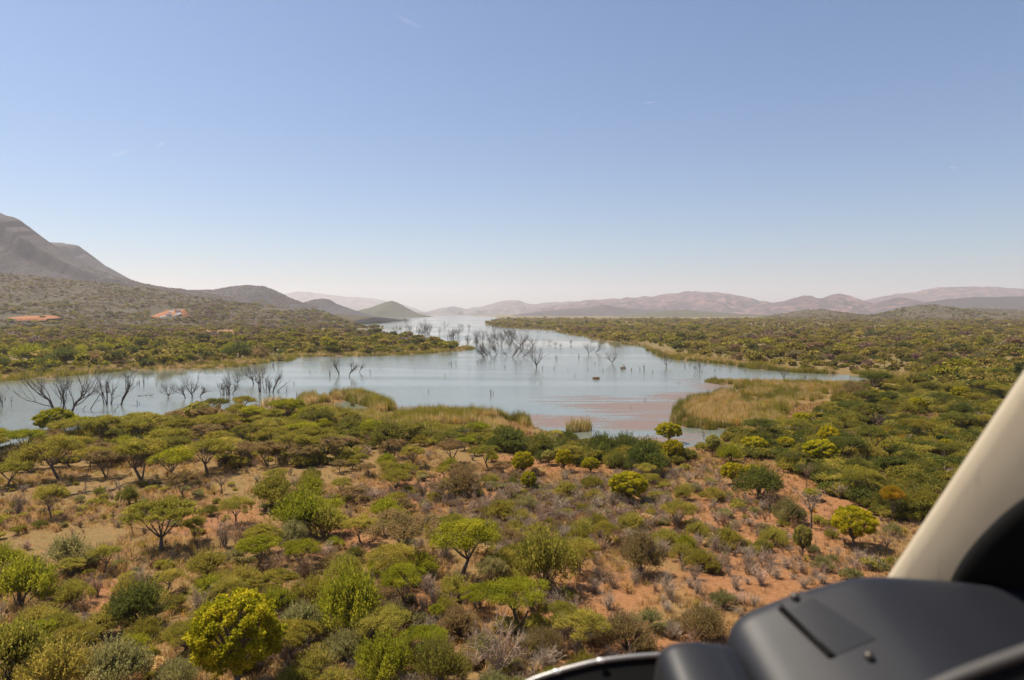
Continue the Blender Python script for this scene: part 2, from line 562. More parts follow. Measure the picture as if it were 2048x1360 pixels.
# ------------------------------------------------------------------ mesh building
def mesh_from(name, V, Q, mats, var=None, smooth=False, extra=None):
    me = bpy.data.meshes.new(name)
    V = np.asarray(V, np.float32)
    Q = np.asarray(Q, np.int32)
    me.vertices.add(len(V))
    me.vertices.foreach_set('co', V.ravel())
    me.loops.add(len(Q) * 4)
    me.loops.foreach_set('vertex_index', Q.ravel())
    me.polygons.add(len(Q))
    me.polygons.foreach_set('loop_start', np.arange(0, len(Q) * 4, 4, dtype=np.int32))
    me.polygons.foreach_set('use_smooth', np.full(len(Q), smooth))
    if var is not None:
        a = me.attributes.new('var', 'FLOAT', 'FACE')
        a.data.foreach_set('value', np.asarray(var, np.float32))
    for k, v in (extra or {}).items():
        a = me.attributes.new(k, 'FLOAT', 'POINT')
        a.data.foreach_set('value', np.asarray(v, np.float32))
    me.update(calc_edges=True)
    for mt in (mats if isinstance(mats, (list, tuple)) else [mats]):
        me.materials.append(mt)
    return me


class MB:
    def __init__(s):
        s.V, s.Q, s.A, s.n = [], [], [], 0

    def add(s, V, Q, var):
        s.V.append(V)
        s.Q.append(np.asarray(Q) + s.n)
        s.A.append(np.broadcast_to(np.asarray(var, float), (len(Q),)))
        s.n += len(V)

    def tube(s, P, rad, n=5, var=.5, cap=False):
        P = np.asarray(P, float)
        rad = np.broadcast_to(np.asarray(rad, float), (len(P),))
        T = np.gradient(P, axis=0)
        T /= np.linalg.norm(T, axis=1)[:, None] + 1e-9
        ref = np.array([1.0, 0, 0]) if abs(T[0, 0]) < .8 else np.array([0, 1.0, 0])
        A = np.cross(T, ref)
        A /= np.linalg.norm(A, axis=1)[:, None] + 1e-9
        B = np.cross(T, A)
        th = np.arange(n) / n * 2 * math.pi
        V = P[:, None, :] + rad[:, None, None] * (np.cos(th)[None, :, None] * A[:, None, :] + np.sin(th)[None, :, None] * B[:, None, :])
        k = len(P)
        i, j = np.meshgrid(np.arange(k - 1), np.arange(n), indexing='ij')
        j2 = (j + 1) % n
        Q = np.stack([i * n + j, i * n + j2, (i + 1) * n + j2, (i + 1) * n + j], -1).reshape(-1, 4)
        s.add(V.reshape(-1, 3), Q, var)
        if cap and n == 4:
            s.add(V[-1], [[0, 1, 2, 3]], var)
            s.add(V[0], [[3, 2, 1, 0]], var)

    def leaves(s, P, size, r, axis=None, along=1.0, jit=1.0, upbias=0.0, var=None):
        """quads at P; axis = preferred long direction (per leaf) or None"""
        n = len(P)
        U = r.normal(size=(n, 3)) * jit
        if axis is not None:
            U = U * .5 + axis
        U /= np.linalg.norm(U, axis=1)[:, None] + 1e-9
        Nn = r.normal(size=(n, 3)) + np.array([0, 0, upbias])
        Wd = np.cross(Nn, U)
        Wd /= np.linalg.norm(Wd, axis=1)[:, None] + 1e-9
        sz = np.broadcast_to(np.asarray(size, float), (n,)) * r.uniform(.6, 1.35, n)
        U = U * (sz * along)[:, None]
        Wd = Wd * sz[:, None]
        V = np.stack([P - U * .5 - Wd * .35, P - U * .5 + Wd * .35, P + U * .5 + Wd * .5, P + U * .5 - Wd * .5], 1).reshape(-1, 3)
        Q = np.arange(n * 4).reshape(n, 4)
        s.add(V, Q, r.uniform(0, 1, n) if var is None else np.clip(var, 0, 1))

    def box(s, lo, hi, var=.5):
        x0, y0, z0 = lo
        x1, y1, z1 = hi
        V = np.array([(x0, y0, z0), (x1, y0, z0), (x1, y1, z0), (x0, y1, z0), (x0, y0, z1), (x1, y0, z1), (x1, y1, z1), (x0, y1, z1)], float)
        s.add(V, [(0, 3, 2, 1), (4, 5, 6, 7), (0, 1, 5, 4), (1, 2, 6, 5), (2, 3, 7, 6), (3, 0, 4, 7)], var)

    def mesh(s, name, mats, smooth=False):
        return mesh_from(name, np.concatenate(s.V), np.concatenate(s.Q), mats, np.concatenate(s.A), smooth)


def unit(v):
    return v / (np.linalg.norm(v) + 1e-9)


def curve(p0, p1, p2, k):
    t = np.linspace(0, 1, k)[:, None]
    return (1 - t) ** 2 * p0 + 2 * t * (1 - t) * p1 + t * t * p2


def link(name, data, parent=None, **props):
    o = bpy.data.objects.new(name, data)
    COL.objects.link(o)
    if parent is not None:
        o.parent = parent
    for k, v in props.items():
        o[k] = v
    return o


# ------------------------------------------------------------------ plants: prototypes (nominal width W, height H at scale 1)
def proto_acacia(seed, twiggy=False):
    r = np.random.default_rng(seed)
    W, H = 6.0, 4.6
    R = W / 2
    T, C = MB(), MB()
    lean = r.normal(0, .35, 2)
    hb = H * r.uniform(.22, .36)
    top = np.array([lean[0], lean[1], hb])
    nst = 1 if r.random() < .6 else 2
    T.tube(curve(np.array([0, 0, -.15]), np.array([lean[0] * .1, lean[1] * .6, hb * .6]), top, 6), np.linspace(.20, .13, 6), 7)
    if nst == 2:
        T.tube(curve(np.array([0.0, 0, -.15]), np.array([-.5, .3, hb * .5]), np.array([-lean[0] - .6, .4, hb * 1.3]), 5), np.linspace(.13, .07, 5), 6)
    tips = []
    nl = r.integers(5, 8)
    for i in range(nl):
        a = i / nl * 2 * math.pi + r.normal(0, .25)
        rr = R * r.uniform(.4, .72)
        end = np.array([math.cos(a) * rr + lean[0] * .5, math.sin(a) * rr + lean[1] * .5, H * r.uniform(.72, .86)])
        mid = top + (end - top) * np.array([.45, .45, .35]) + r.normal(0, .15, 3)
        P = curve(top, mid, end, 6)
        T.tube(P, np.linspace(.09, .025, 6), 5)
        tips.append(end)
        for k in range(4):
            b = P[r.integers(2, 6)]
            e = b + np.array([r.normal(0, .8), r.normal(0, .8), r.uniform(.25, .9)])
            e[2] = min(e[2], H * .9)
            T.tube(curve(b, (b + e) / 2 + r.normal(0, .12, 3), e, 4), np.linspace(.03, .008, 4), 4)
    # crown: flat overlapping plates of fine foliage
    nlobe = r.integers(15, 21)
    for i in range(nlobe):
        if i > 3 and r.random() < .16:
            continue
        rad = R * math.sqrt((i + .3) / nlobe)
        a = i * 2.399 + r.normal(0, .3)
        lr = R * r.uniform(.24, .40)
        rad = min(rad, R - lr * .75)
        c = np.array([math.cos(a) * rad + lean[0] * .5, math.sin(a) * rad + lean[1] * .5, H * (.90 - .20 * (rad / R) ** 2 + r.normal(0, .035))])
        n = int(1650 * (lr / (R * .32)) ** 2)
        d = r.normal(size=(n, 3))
        d /= np.linalg.norm(d, axis=1)[:, None]
        d *= r.random(n)[:, None] ** .4
        d[:, 2] = np.where(d[:, 2] < 0, d[:, 2] * .55, d[:, 2])
        P = c + d * np.array([lr, lr, lr * .40])
        P[:, 2] -= .10 * ((d[:, 0] ** 2 + d[:, 1] ** 2)) * lr
        P += .15 * r.normal(size=P.shape)
        keep = vnoise(P[:, 0] * 2.2 + 50, P[:, 1] * 2.2 + 50 + P[:, 2] * 3, seed) > (.50 if twiggy else .39)
        P = P[keep]
        lv = r.uniform(.25, .75)
        ax = np.stack([P[:, 0] - c[0], P[:, 1] - c[1], np.full(len(P), lr * .5)], 1)
        ax /= np.linalg.norm(ax, axis=1)[:, None] + 1e-6
        C.leaves(P, .060, r, ax, 1.8, 1.0, .8, lv + r.normal(0, .2, len(P)))
    # hanging twigs under the plates
    nt_ = 110 if twiggy else 60
    for i in range(nt_):
        t = tips[r.integers(0, len(tips))]
        b = t + r.normal(0, .55, 3) * np.array([1, 1, .5]) - np.array([0, 0, .15])
        
        e = b + np.array([r.normal(0, .6), r.normal(0, .6), r.uniform(.0, .5)])
        T.tube(np.array([t, b, (b + e) / 2 + r.normal(0, .08, 3), e]), np.array([.018, .016, .012, .006]), 3)
    return {'W': W, 'H': H, 'parts': [('trunk', T.mesh('acacia_trunk', BARK), False), ('crown', C.mesh('acacia_crown', LEAF), True)]}


def proto_bush(seed, dense=1.0):
    """rounded multi-stemmed thorn bush with upswept feathery sprays"""
    r = np.random.default_rng(seed)
    W, H = 5.0, 3.4
    R = W / 2
    T, C = MB(), MB()
    nl = r.integers(11, 17)
    for i in range(nl):
        a = i * 2.399 + r.normal(0, .3)
        rr = R * r.uniform(.0, .78) * (1 if i else 0)
        hh = H * math.sqrt(max(.1, 1 - (rr / R) ** 2)) * r.uniform(.80, 1.0)
        c = np.array([math.cos(a) * rr, math.sin(a) * rr, hh * r.uniform(.62, .78)])
        lr = R * r.uniform(.30, .46)
        b = np.array([r.normal(0, .15), r.normal(0, .15), -.1])
        T.tube(curve(b, np.array([c[0] * .35, c[1] * .35, c[2] * .6]), c, 5), np.linspace(.06, .012, 5), 4)
        for k in range(9):
            e = c + r.normal(0, .5, 3) * lr * 1.7 + np.array([0, 0, .15])
            T.tube(np.array([c * .7, (c * .7 + e) / 2 + r.normal(0, .08, 3), e]), np.array([.022, .015, .006]), 3)
        n = int(1650 * dense * (lr / (R * .38)) ** 2)
        d = r.normal(size=(n, 3))
        d /= np.linalg.norm(d, axis=1)[:, None]
        d *= r.random(n)[:, None] ** .38
        P = c + d * np.array([lr, lr, min(lr * .85, hh - c[2] + .15)])
        P = P + .11 * r.normal(size=P.shape)
        P = P[P[:, 2] > .12]
        P = P[vnoise(P[:, 0] * 2 + 30, P[:, 1] * 2 + 30 + P[:, 2] * 2.5, seed + 3) > .38]
        ax = P - np.array([0, 0, -.3])
        ax /= np.linalg.norm(ax, axis=1)[:, None] + 1e-6
        ax[:, 2] += .5
        C.leaves(P, .054, r, ax, 2.4, .8, .3, r.uniform(.25, .75) + r.normal(0, .2, len(P)))
    # sprays that break the outline
    for i in range(130):
        a, e = r.uniform(0, 6.28), r.uniform(.25, 1.45)
        q = np.array([math.cos(a) * math.cos(e) * R, math.sin(a) * math.cos(e) * R, math.sin(e) * H]) * r.uniform(.88, 1.12)
        dr = unit(q + np.array([0, 0, .8]))
        P = q + np.linspace(-.5, .25, 14)[:, None] * dr + r.normal(0, .045, (14, 3))
        P = P[P[:, 2] > .1]
        C.leaves(P, .055, r, np.tile(dr, (len(P), 1)), 2.2, .8, 0, .6 + r.normal(0, .2, len(P)))
    return {'W': W, 'H': H, 'parts': [('stems', T.mesh('bush_stems', BARK), False), ('foliage', C.mesh('bush_foliage', LEAF), True)]}


def proto_leafy(seed):
    """fresh leafed round tree: clumps of larger leaves on a short trunk"""
    r = np.random.default_rng(seed)
    W, H = 4.6, 5.0
    R = W / 2
    T, C = MB(), MB()
    hb = H * .2
    T.tube(curve(np.array([0, 0, -.15]), np.array([.1, .05, hb * .5]), np.array([0, .1, hb]), 5), np.linspace(.17, .12, 5), 7)
    nl = 150
    for i in range(nl):
        z = 1 - 1.72 * (i + .5) / nl
        a = i * 2.399 + r.normal(0, .2)
        q = math.sqrt(max(0, 1 - z * z))
        k = r.uniform(.74, .98)
        sq = 1.0 + .12 * math.sin(a * 2 + seed)
        c = np.array([math.cos(a) * q * R * k * sq, math.sin(a) * q * R * k, hb + (H - hb) * .52 + z * (H - hb) * .46 * k])
        lr = R * r.uniform(.10, .18)
        n = int(150 * (lr / (R * .15)) ** 2)
        d = r.normal(size=(n, 3))
        d /= np.linalg.norm(d, axis=1)[:, None]
        d *= r.random(n)[:, None] ** .35
        P = c + d * lr * np.array([1, 1, .85])
        C.leaves(P, .085, r, d + np.array([0, 0, .4]), 1.35, .8, .5, r.uniform(.15, .8) + r.normal(0, .2, n))
        if i % 3 == 0:
            T.tube(curve(np.array([0, .1, hb * .9]), np.array([c[0] * .3, c[1] * .3, hb + (c[2] - hb) * .6]), c, 5), np.linspace(.07, .012, 5), 4)
    return {'W': W, 'H': H, 'parts': [('trunk', T.mesh('leafy_trunk', BARK), False), ('crown', C.mesh('leafy_crown', LEAF), True)]}


def proto_bare(seed, few=False):
    """leafless grey shrub: many thin stems that fork upward"""
    r = np.random.default_rng(seed)
    W, H = 2.6, 2.4
    S, T = MB(), MB()
    for i in range(9 if few else 20):
        a = r.uniform(0, 6.28)
        sp = r.uniform(.1, 1.15)
        end = np.array([math.cos(a) * sp, math.sin(a) * sp, H * r.uniform(.6, .95) * (1 - .22 * sp)])
        b = np.array([r.normal(0, .09), r.normal(0, .09), -.08])
        P = curve(b, np.array([end[0] * .25, end[1] * .25, end[2] * .5]) + r.normal(0, .08, 3), end, 6)
        S.tube(P, np.linspace(.028, .008, 6), 4, .5 + r.normal(0, .15))
        for k in range(11):
            q = P[r.integers(1, 6)] + r.normal(0, .02, 3)
            dr = unit(np.array([end[0], end[1], .8]) * .5 + r.normal(0, .5, 3) + np.array([0, 0, .45]))
            L = r.uniform(.25, .75)
            m1 = q + dr * L * .5 + r.normal(0, .04, 3)
            e = q + dr * L + r.normal(0, .07, 3)
            T.tube(np.array([q, m1, e]), np.array([.011, .008, .004]), 3, .55 + r.normal(0, .25))
            for kk in range(2):
                e2 = m1 + unit(dr + r.normal(0, .6, 3)) * L * .5
                T.tube(np.array([m1, (m1 + e2) / 2, e2]), np.array([.007, .005, .003]), 3, .55 + r.normal(0, .25))
    return {'W': W, 'H': H, 'parts': [('stems', S.mesh('bare_stems', TWIG), True), ('twigs', T.mesh('bare_twigs', TWIG), True)]}


def proto_baretree(seed):
    """small leafless tree with a single crooked trunk"""
    r = np.random.default_rng(seed)
    W, H = 3.0, 3.6
    S, T = MB(), MB()
    top = np.array([r.normal(0, .25), 0, H * .38])
    S.tube(curve(np.array([0, 0, -.1]), np.array([-top[0] * .8, .1, H * .2]), top, 6), np.linspace(.09, .055, 6), 6)
    for i in range(9):
        a = i / 9 * 6.28 + r.normal(0, .3)
        sp = W / 2 * r.uniform(.45, .95)
        end = np.array([math.cos(a) * sp, math.sin(a) * sp, H * r.uniform(.7, .97)])
        P = curve(top, top + (end - top) * np.array([.35, .35, .55]), end, 6)
        S.tube(P, np.linspace(.045, .01, 6), 5)
        for k in range(22):
            q = P[r.integers(2, 6)]
            dr = unit(np.array([end[0], end[1], 1.2]) * .4 + r.normal(0, .6, 3))
            L = r.uniform(.25, .7)
            m1 = q + dr * L * .5 + r.normal(0, .04, 3)
            e = q + dr * L
            T.tube(np.array([q, m1, e]), np.array([.011, .008, .004]), 3, .5 + r.normal(0, .25))
            for kk in range(2):
                e2 = m1 + unit(dr + r.normal(0, .7, 3)) * L * .45
                T.tube(np.array([m1, (m1 + e2) / 2, e2]), np.array([.007, .005, .003]), 3, .5 + r.normal(0, .25))
    return {'W': W, 'H': H, 'parts': [('trunk', S.mesh('baretree_trunk', BARK), False), ('twigs', T.mesh('baretree_twigs', TWIG), True)]}


def proto_reeds(seed, mat, n=70, spread=1.0, h=2.1):
    r = np.random.default_rng(seed)
    C = MB()
    for i in range(n):
        a, q = r.uniform(0, 6.28), spread * math.sqrt(r.random())
        b = np.array([math.cos(a) * q, math.sin(a) * q, -.1])
        L = h * r.uniform(.6, 1.1)
        bend = r.normal(0, .22, 2) * L * .6
        P = curve(b, b + np.array([bend[0] * .15, bend[1] * .15, L * .6]), b + np.array([bend[0], bend[1], L * r.uniform(.82, 1)]), 4)
        sd = unit(r.normal(size=3) * np.array([1, 1, 0])) * r.uniform(.018, .034)
        w = np.array([1, .9, .65, .1])[:, None]
        V = np.concatenate([P - sd * w, P + sd * w])
        C.add(V, [(k, k + 1, k + 5, k + 4) for k in range(3)], np.clip(.5 + r.normal(0, .25), 0, 1))
    return C.mesh('reed_blades', mat)


def proto_grass(seed, mat, n=26, h=.45, spread=.28):
    r = np.random.default_rng(seed)
    C = MB()
    for i in range(n):
        a, q = r.uniform(0, 6.28), spread * math.sqrt(r.random())
        b = np.array([math.cos(a) * q, math.sin(a) * q, -.03])
        L = h * r.uniform(.5, 1.2)
        d = np.array([math.cos(a), math.sin(a), 0]) * r.uniform(.1, .7) * L
        sd = unit(np.array([-math.sin(a), math.cos(a), 0]) + r.normal(0, .4, 3)) * .014
        m1, e = b + d * .35 + np.array([0, 0, L * .65]), b + d + np.array([0, 0, L])
        C.add(np.array([b - sd, b + sd, m1 + sd * .8, m1 - sd * .8, e + sd * .15, e - sd * .15]), [(0, 1, 2, 3), (3, 2, 4, 5)], np.clip(.5 + r.normal(0, .25), 0, 1))
    return C.mesh('grass_blades', mat)


def proto_mid(seed, flat=False):
    r = np.random.default_rng(seed)
    C = MB()
    nl = 13
    for i in range(nl):
        a = i * 2.399
        rr = 1.9 * math.sqrt((i + .2) / nl)
        top = (2.7 - .12 * rr * rr) if flat else 2.5 * math.sqrt(max(.15, 1 - (rr / 2.5) ** 2))
        c = np.array([math.cos(a) * rr, math.sin(a) * rr, top * r.uniform(.8, 1.0) - (.2 if flat else .5)])
        lr = r.uniform(.6, .95)
        d = r.normal(size=(190, 3))
        d /= np.linalg.norm(d, axis=1)[:, None]
        P = c + d * lr * r.random((190, 1)) ** .4 * np.array([1, 1, .45 if flat else .85]) + r.normal(0, .1, (190, 3))
        P = P[P[:, 2] > .05]
        C.leaves(P, .15, r, d[:len(P)] + np.array([0, 0, .4]), 1.7, .9, .4, r.uniform(.3, .7) + r.normal(0, .2, len(P)))
    for i in range(26):
        a, sp = r.uniform(0, 6.28), r.uniform(.1, 1.6)
        e = np.array([math.cos(a) * sp, math.sin(a) * sp, r.uniform(1.2, 2.1)])
        C.tube(np.array([np.zeros(3) - np.array([0, 0, .1]), e * np.array([.4, .4, .6]) + r.normal(0, .1, 3), e]), np.array([.035, .025, .01]), 3, .02)
    return C.mesh('mid_bush', LEAF_I)


def proto_midbare(seed):
    r = np.random.default_rng(seed)
    C = MB()
    for i in range(22):
        a, sp = r.uniform(0, 6.28), r.uniform(.1, 1.0)
        e = np.array([math.cos(a) * sp, math.sin(a) * sp, 2.0 * r.uniform(.5, 1) * (1 - .2 * sp)])
        m1 = e * np.array([.4, .4, .6]) + r.normal(0, .08, 3)
        C.tube(np.array([np.zeros(3), m1, e]), np.array([.022, .015, .006]), 3, .5 + r.normal(0, .2))
        for k in range(9):
            b = m1 + (e - m1) * r.random()
            e2 = b + unit(e + r.normal(0, .7, 3)) * r.uniform(.2, .6)
            C.tube(np.array([b, (b + e2) / 2 + r.normal(0, .04, 3), e2]), np.array([.010, .008, .004]), 3, .55 + r.normal(0, .25))
    return C.mesh('mid_bare', TWIG_I)


def proto_far(seed, kind):
    """the same bushes with fewer, larger leaves, for the far plains"""
    r = np.random.default_rng(seed)
    C = MB()
    if kind == 'bush':
        for i in range(9):
            a = i * 2.399
            rr = 1.75 * r.uniform(.1, 1.0) * (1 if i else 0)
            c = np.array([math.cos(a) * rr, math.sin(a) * rr, r.uniform(.9, 1.9) * (1 - .08 * rr)])
            lr = r.uniform(.7, 1.15)
            d = r.normal(size=(34, 3))
            d /= np.linalg.norm(d, axis=1)[:, None]
            P = c + d * lr * r.random((34, 1)) ** .3 * np.array([1, 1, .8])
            P[:, 2] = np.abs(P[:, 2])
            C.leaves(P, .42, r, d + np.array([0, 0, .4]), 1.3, .8, .4, r.uniform(.3, .7) + r.normal(0, .2, 34))
    elif kind == 'flat':
        C.tube(np.array([(0, 0, -.2), (.1, 0, .9), (.3, .1, 1.9)]), np.array([.16, .12, .08]), 4, .1)
        for i in range(9):
            a = i * 2.399
            rr = 1.9 * math.sqrt((i + .2) / 9)
            c = np.array([math.cos(a) * rr, math.sin(a) * rr, 2.9 - .14 * rr * rr + r.normal(0, .1)])
            d = r.normal(size=(32, 3))
            d /= np.linalg.norm(d, axis=1)[:, None]
            P = c + d * np.array([1.0, 1.0, .42])
            C.leaves(P, .40, r, d + np.array([0, 0, .2]), 1.3, .8, .8, r.uniform(.3, .7) + r.normal(0, .2, 32))
    elif kind == 'tiny':
        d = r.normal(size=(46, 3))
        d /= np.linalg.norm(d, axis=1)[:, None]
        P = d * np.array([2.0, 2.0, 1.2]) * r.uniform(.6, 1.0, (46, 1)) + np.array([0, 0, 1.0])
        P[:, 2] = np.abs(P[:, 2])
        C.leaves(P, 1.15, r, d, 1.1, .8, .5, .5 + r.normal(0, .25, 46))
    else:
        for i in range(60):
            a, sp = r.uniform(0, 6.28), r.uniform(.2, 1.6)
            e = np.array([math.cos(a) * sp, math.sin(a) * sp, 2.3 * r.uniform(.5, 1) * (1 - .2 * sp)])
            C.tube(np.array([np.zeros(3), e * np.array([.4, .4, .6]) + r.normal(0, .15, 3), e]), np.array([.05, .035, .015]), 3, .5 + r.normal(0, .2))
    return C.mesh('far_' + kind, TWIG_I if kind == 'bare' else LEAF_I)


def true_size(p):
    """width and height as built, so that a plant asked for 6 m is 6 m"""
    me = p['parts'][1][1]
    V = np.empty(len(me.vertices) * 3, np.float32)
    me.vertices.foreach_get('co', V)
    V = V.reshape(-1, 3)
    p['W'] = float((np.percentile(V[:, 0], 99.7) - np.percentile(V[:, 0], .3) + np.percentile(V[:, 1], 99.7) - np.percentile(V[:, 1], .3)) / 2)
    p['H'] = float(np.percentile(V[:, 2], 99))


PROTO = {
    'acacia_tree': [proto_acacia(100 + i) for i in range(8)],
    'twiggy_acacia': [proto_acacia(140 + i, True) for i in range(3)],
    'thorn_bush': [proto_bush(200 + i) for i in range(6)],
    'leafy_tree': [proto_leafy(300 + i) for i in range(4)],
    'bare_shrub': [proto_bare(400 + i) for i in range(6)],
    'bare_tree': [proto_baretree(500 + i) for i in range(3)],
}
for _l in PROTO.values():
    for _p in _l:
        true_size(_p)
TINT = {
    'olive': (0.277, 0.237, 0.036), 'light olive': (0.356, 0.300, 0.054), 'bright green': (0.288, 0.280, 0.022), 'dark green': (0.127, 0.140, 0.029),
    'deep olive': (0.181, 0.168, 0.031), 'yellow-green': (.41, .352, .018), 'pale green': (.36, .33, .078), 'grey-green': (0.266, 0.241, 0.087),
    'brownish': (0.271, 0.190, 0.074), 'ochre': (.43, .26, .020), 'grey': (.29, .225, .16), 'brown': (.265, .172, .10), 'pinkish grey': (.34, .245, .175),
    'straw': (.55, .395, .175),
}

THINGS = []      # every labelled plant, for the labels of its neighbours
LANDMARKS = []   # (X, Y, phrase)


def plant(kind, X, Y, Z, W, H, tint, rot=None, label=None, group=None, mark=None, vi=None):
    key = 'twiggy_acacia' if kind == 'acacia_tree' and tint == 'brownish' else kind
    P = PROTO[key]
    p = P[(random.randrange(len(P)) if vi is None else vi) % len(P)]
    root = bpy.data.objects.new(kind, None)
    COL.objects.link(root)
    root.empty_display_size = .5
    root.location = (X, Y, Z)
    s = W / p['W']
    root.scale = (s * random.uniform(.93, 1.07), s * random.uniform(.93, 1.07), H / p['H'])
    root.rotation_euler = (0, 0, random.uniform(0, 6.28) if rot is None else rot)
    c = TINT[tint]
    j = random.uniform(.9, 1.12)
    colr = (c[0] * j * random.uniform(.95, 1.05), c[1] * j, c[2] * j, 1)
    for nm, me, tinted in p['parts']:
        o = bpy.data.objects.new(nm, me)
        COL.objects.link(o)
        o.parent = root
        if tinted:
            o.color = colr
    THINGS.append(dict(o=root, kind=kind, X=X, Y=Y, W=W, H=H, tint=tint, label=label, group=group))
    if mark:
        LANDMARKS.append((X, Y, mark))
    return root


# ------------------------------------------------------------------ ground, lake, hills
def polar_grid(rads, angs):
    r, a = np.meshgrid(rads, angs, indexing='ij')
    X, Y = (r * np.sin(a)), (r * np.cos(a))
    n, m = r.shape
    i, j = np.meshgrid(np.arange(n - 1), np.arange(m - 1), indexing='ij')
    Q = np.stack([i * m + j, i * m + j + 1, (i + 1) * m + j + 1, (i + 1) * m + j], -1).reshape(-1, 4)[:, ::-1]
    return X.ravel(), Y.ravel(), Q


front = np.linspace(R_(-46), R_(46), 470)
sideL = np.linspace(R_(-180), R_(-46), 50)[:-1]
sideR = np.linspace(R_(46), R_(180), 50)[1:]
GX, GY, GQ = polar_grid(np.concatenate([[0.5, 12, 22], np.geomspace(30, 16500, 430)]), np.concatenate([sideL, front, sideR]))
GD = shore_distance(GX, GY)
GZ = ground_z(GX, GY, GD)
_RAD = np.log(np.concatenate([[0.5, 12, 22], np.geomspace(30, 16500, 430)]))
_ANG = np.concatenate([sideL, front, sideR])
_GDT = GD.reshape(len(_RAD), len(_ANG))


def shore_distance(X, Y):
    """the same distance, read from the ground grid"""
    X, Y = np.asarray(X, float), np.asarray(Y, float)
    fi = np.interp(np.log(np.maximum(np.hypot(X, Y), .51)), _RAD, np.arange(len(_RAD)))
    fj = np.interp(np.arctan2(X, Y), _ANG, np.arange(len(_ANG)))
    i, j = np.minimum(fi.astype(int), len(_RAD) - 2), np.minimum(fj.astype(int), len(_ANG) - 2)
    u, v = fi - i, fj - j
    return (_GDT[i, j] * (1 - u) + _GDT[i + 1, j] * u) * (1 - v) + (_GDT[i, j + 1] * (1 - u) + _GDT[i + 1, j + 1] * u) * v


_GTZ = GZ.copy()
for h in HILLS:
    _GTZ = np.maximum(_GTZ, h.z(GX, GY) - .5)
_GTZ = _GTZ.reshape(_GDT.shape)


def terrain_z(X, Y, d=None):
    """height of the land, read from the ground grid"""
    X, Y = np.asarray(X, float), np.asarray(Y, float)
    fi = np.interp(np.log(np.maximum(np.hypot(X, Y), .51)), _RAD, np.arange(len(_RAD)))
    fj = np.interp(np.arctan2(X, Y), _ANG, np.arange(len(_ANG)))
    i, j = np.minimum(fi.astype(int), len(_RAD) - 2), np.minimum(fj.astype(int), len(_ANG) - 2)
    u, v = fi - i, fj - j
    return (_GTZ[i, j] * (1 - u) + _GTZ[i + 1, j] * u) * (1 - v) + (_GTZ[i, j + 1] * (1 - u) + _GTZ[i + 1, j + 1] * u) * v


gpx, gpy = project(GX, GY, GZ)
RED = [(1480, 1050, 300, 90), (1600, 1000, 180, 60), (1120, 925, 160, 30), (860, 985, 150, 40), (1560, 1160, 200, 60), (640, 1080, 140, 45), (420, 1040, 120, 40),
       (800, 1230, 200, 70), (1180, 1200, 160, 70), (60, 636, 80, 9), (330, 627, 40, 9), (430, 664, 60, 7), (560, 620, 90, 4), (230, 1190, 120, 40), (1290, 1290, 200, 60)]
red = np.zeros(len(GX))
for x, y, w, h in RED:
    red = np.maximum(red, np.exp(-((gpx - x) / w) ** 2 - ((gpy - y) / h) ** 2))
red[GY < 5] = .3
dist = np.hypot(GX, GY)
green = np.clip((dist - 60) / 120, 0, 1) * .55 + .22 + np.clip((dist - 250) / 200, 0, 1) * .35
green = np.where((gpx < 620) & (gpy > 940) & (gpy < 1200), .55, green)
green = np.clip(green - red * .6, 0, 1)
wet = np.clip(1 - GD / 2.0, 0, 1)
link('ground', mesh_from('ground', np.stack([GX, GY, GZ], 1), GQ, ground_material(), None, True, {'red': red, 'green': green, 'wet': wet}),
     kind='structure', label='red soil and straw-coloured grass of the bushveld plain')

WX, WY, WQ = polar_grid(np.geomspace(60, 7200, 260), np.linspace(R_(-56), R_(50), 300))
wpx, wpy = project(WX, WY, WX * 0)
WEED = [(1500, 785, 60, 10, .8), (1400, 792, 130, 16, 1.0), (1280, 815, 170, 22, 1.0), (1130, 845, 110, 18, 1.0), (1290, 850, 160, 16, .95), (1060, 835, 60, 10, 1.0), (1380, 875, 80, 14, .8), (1380, 762, 90, 8, .75),
        (1440, 775, 90, 12, .9), (1180, 800, 150, 10, .75), (1330, 828, 120, 14, 1.0), (860, 818, 130, 9, .85), (740, 812, 40, 8, .7), (1300, 880, 140, 12, .85), (960, 815, 80, 6, .6)]
weed = np.zeros(len(WX))
for x, y, w, h, k in WEED:
    weed = np.maximum(weed, k * np.exp(-(((wpx - x) / w) ** 2 + ((wpy - y) / h) ** 2) * .8))
weed = np.clip((weed - .2) * 1.4, 0, 1)
link('lake', mesh_from('lake', np.stack([WX, WY, WX * 0], 1), WQ, water_material(), None, True, {'weed': weed}),
     kind='structure', label='calm grey-blue lake with drowned dead trees')

for h in HILLS:
    m = 1.15
    xs = np.linspace(h.X.min(), h.X.max(), h.cols)
    tf = np.linspace(-1, 0, h.rows) * h.front * 1.5
    tb = np.linspace(0, 1, 10)[1:] * h.back
    ys = h.D + np.concatenate([tf, tb])
    X, Y = np.meshgrid(xs, ys)
    Z = np.maximum(h.z(X, Y), -6)
    n, mcol = X.shape
    i, j = np.meshgrid(np.arange(n - 1), np.arange(mcol - 1), indexing='ij')
    Q = np.stack([i * mcol + j, i * mcol + j + 1, (i + 1) * mcol + j + 1, (i + 1) * mcol + j], -1).reshape(-1, 4)
    keep = (Z.ravel()[Q].max(1) > -4)
    link(h.name, mesh_from(h.name, np.stack([X.ravel(), Y.ravel(), Z.ravel()], 1), Q[keep], HILLMAT[h.mat], None, True), kind='structure', label=h.label)

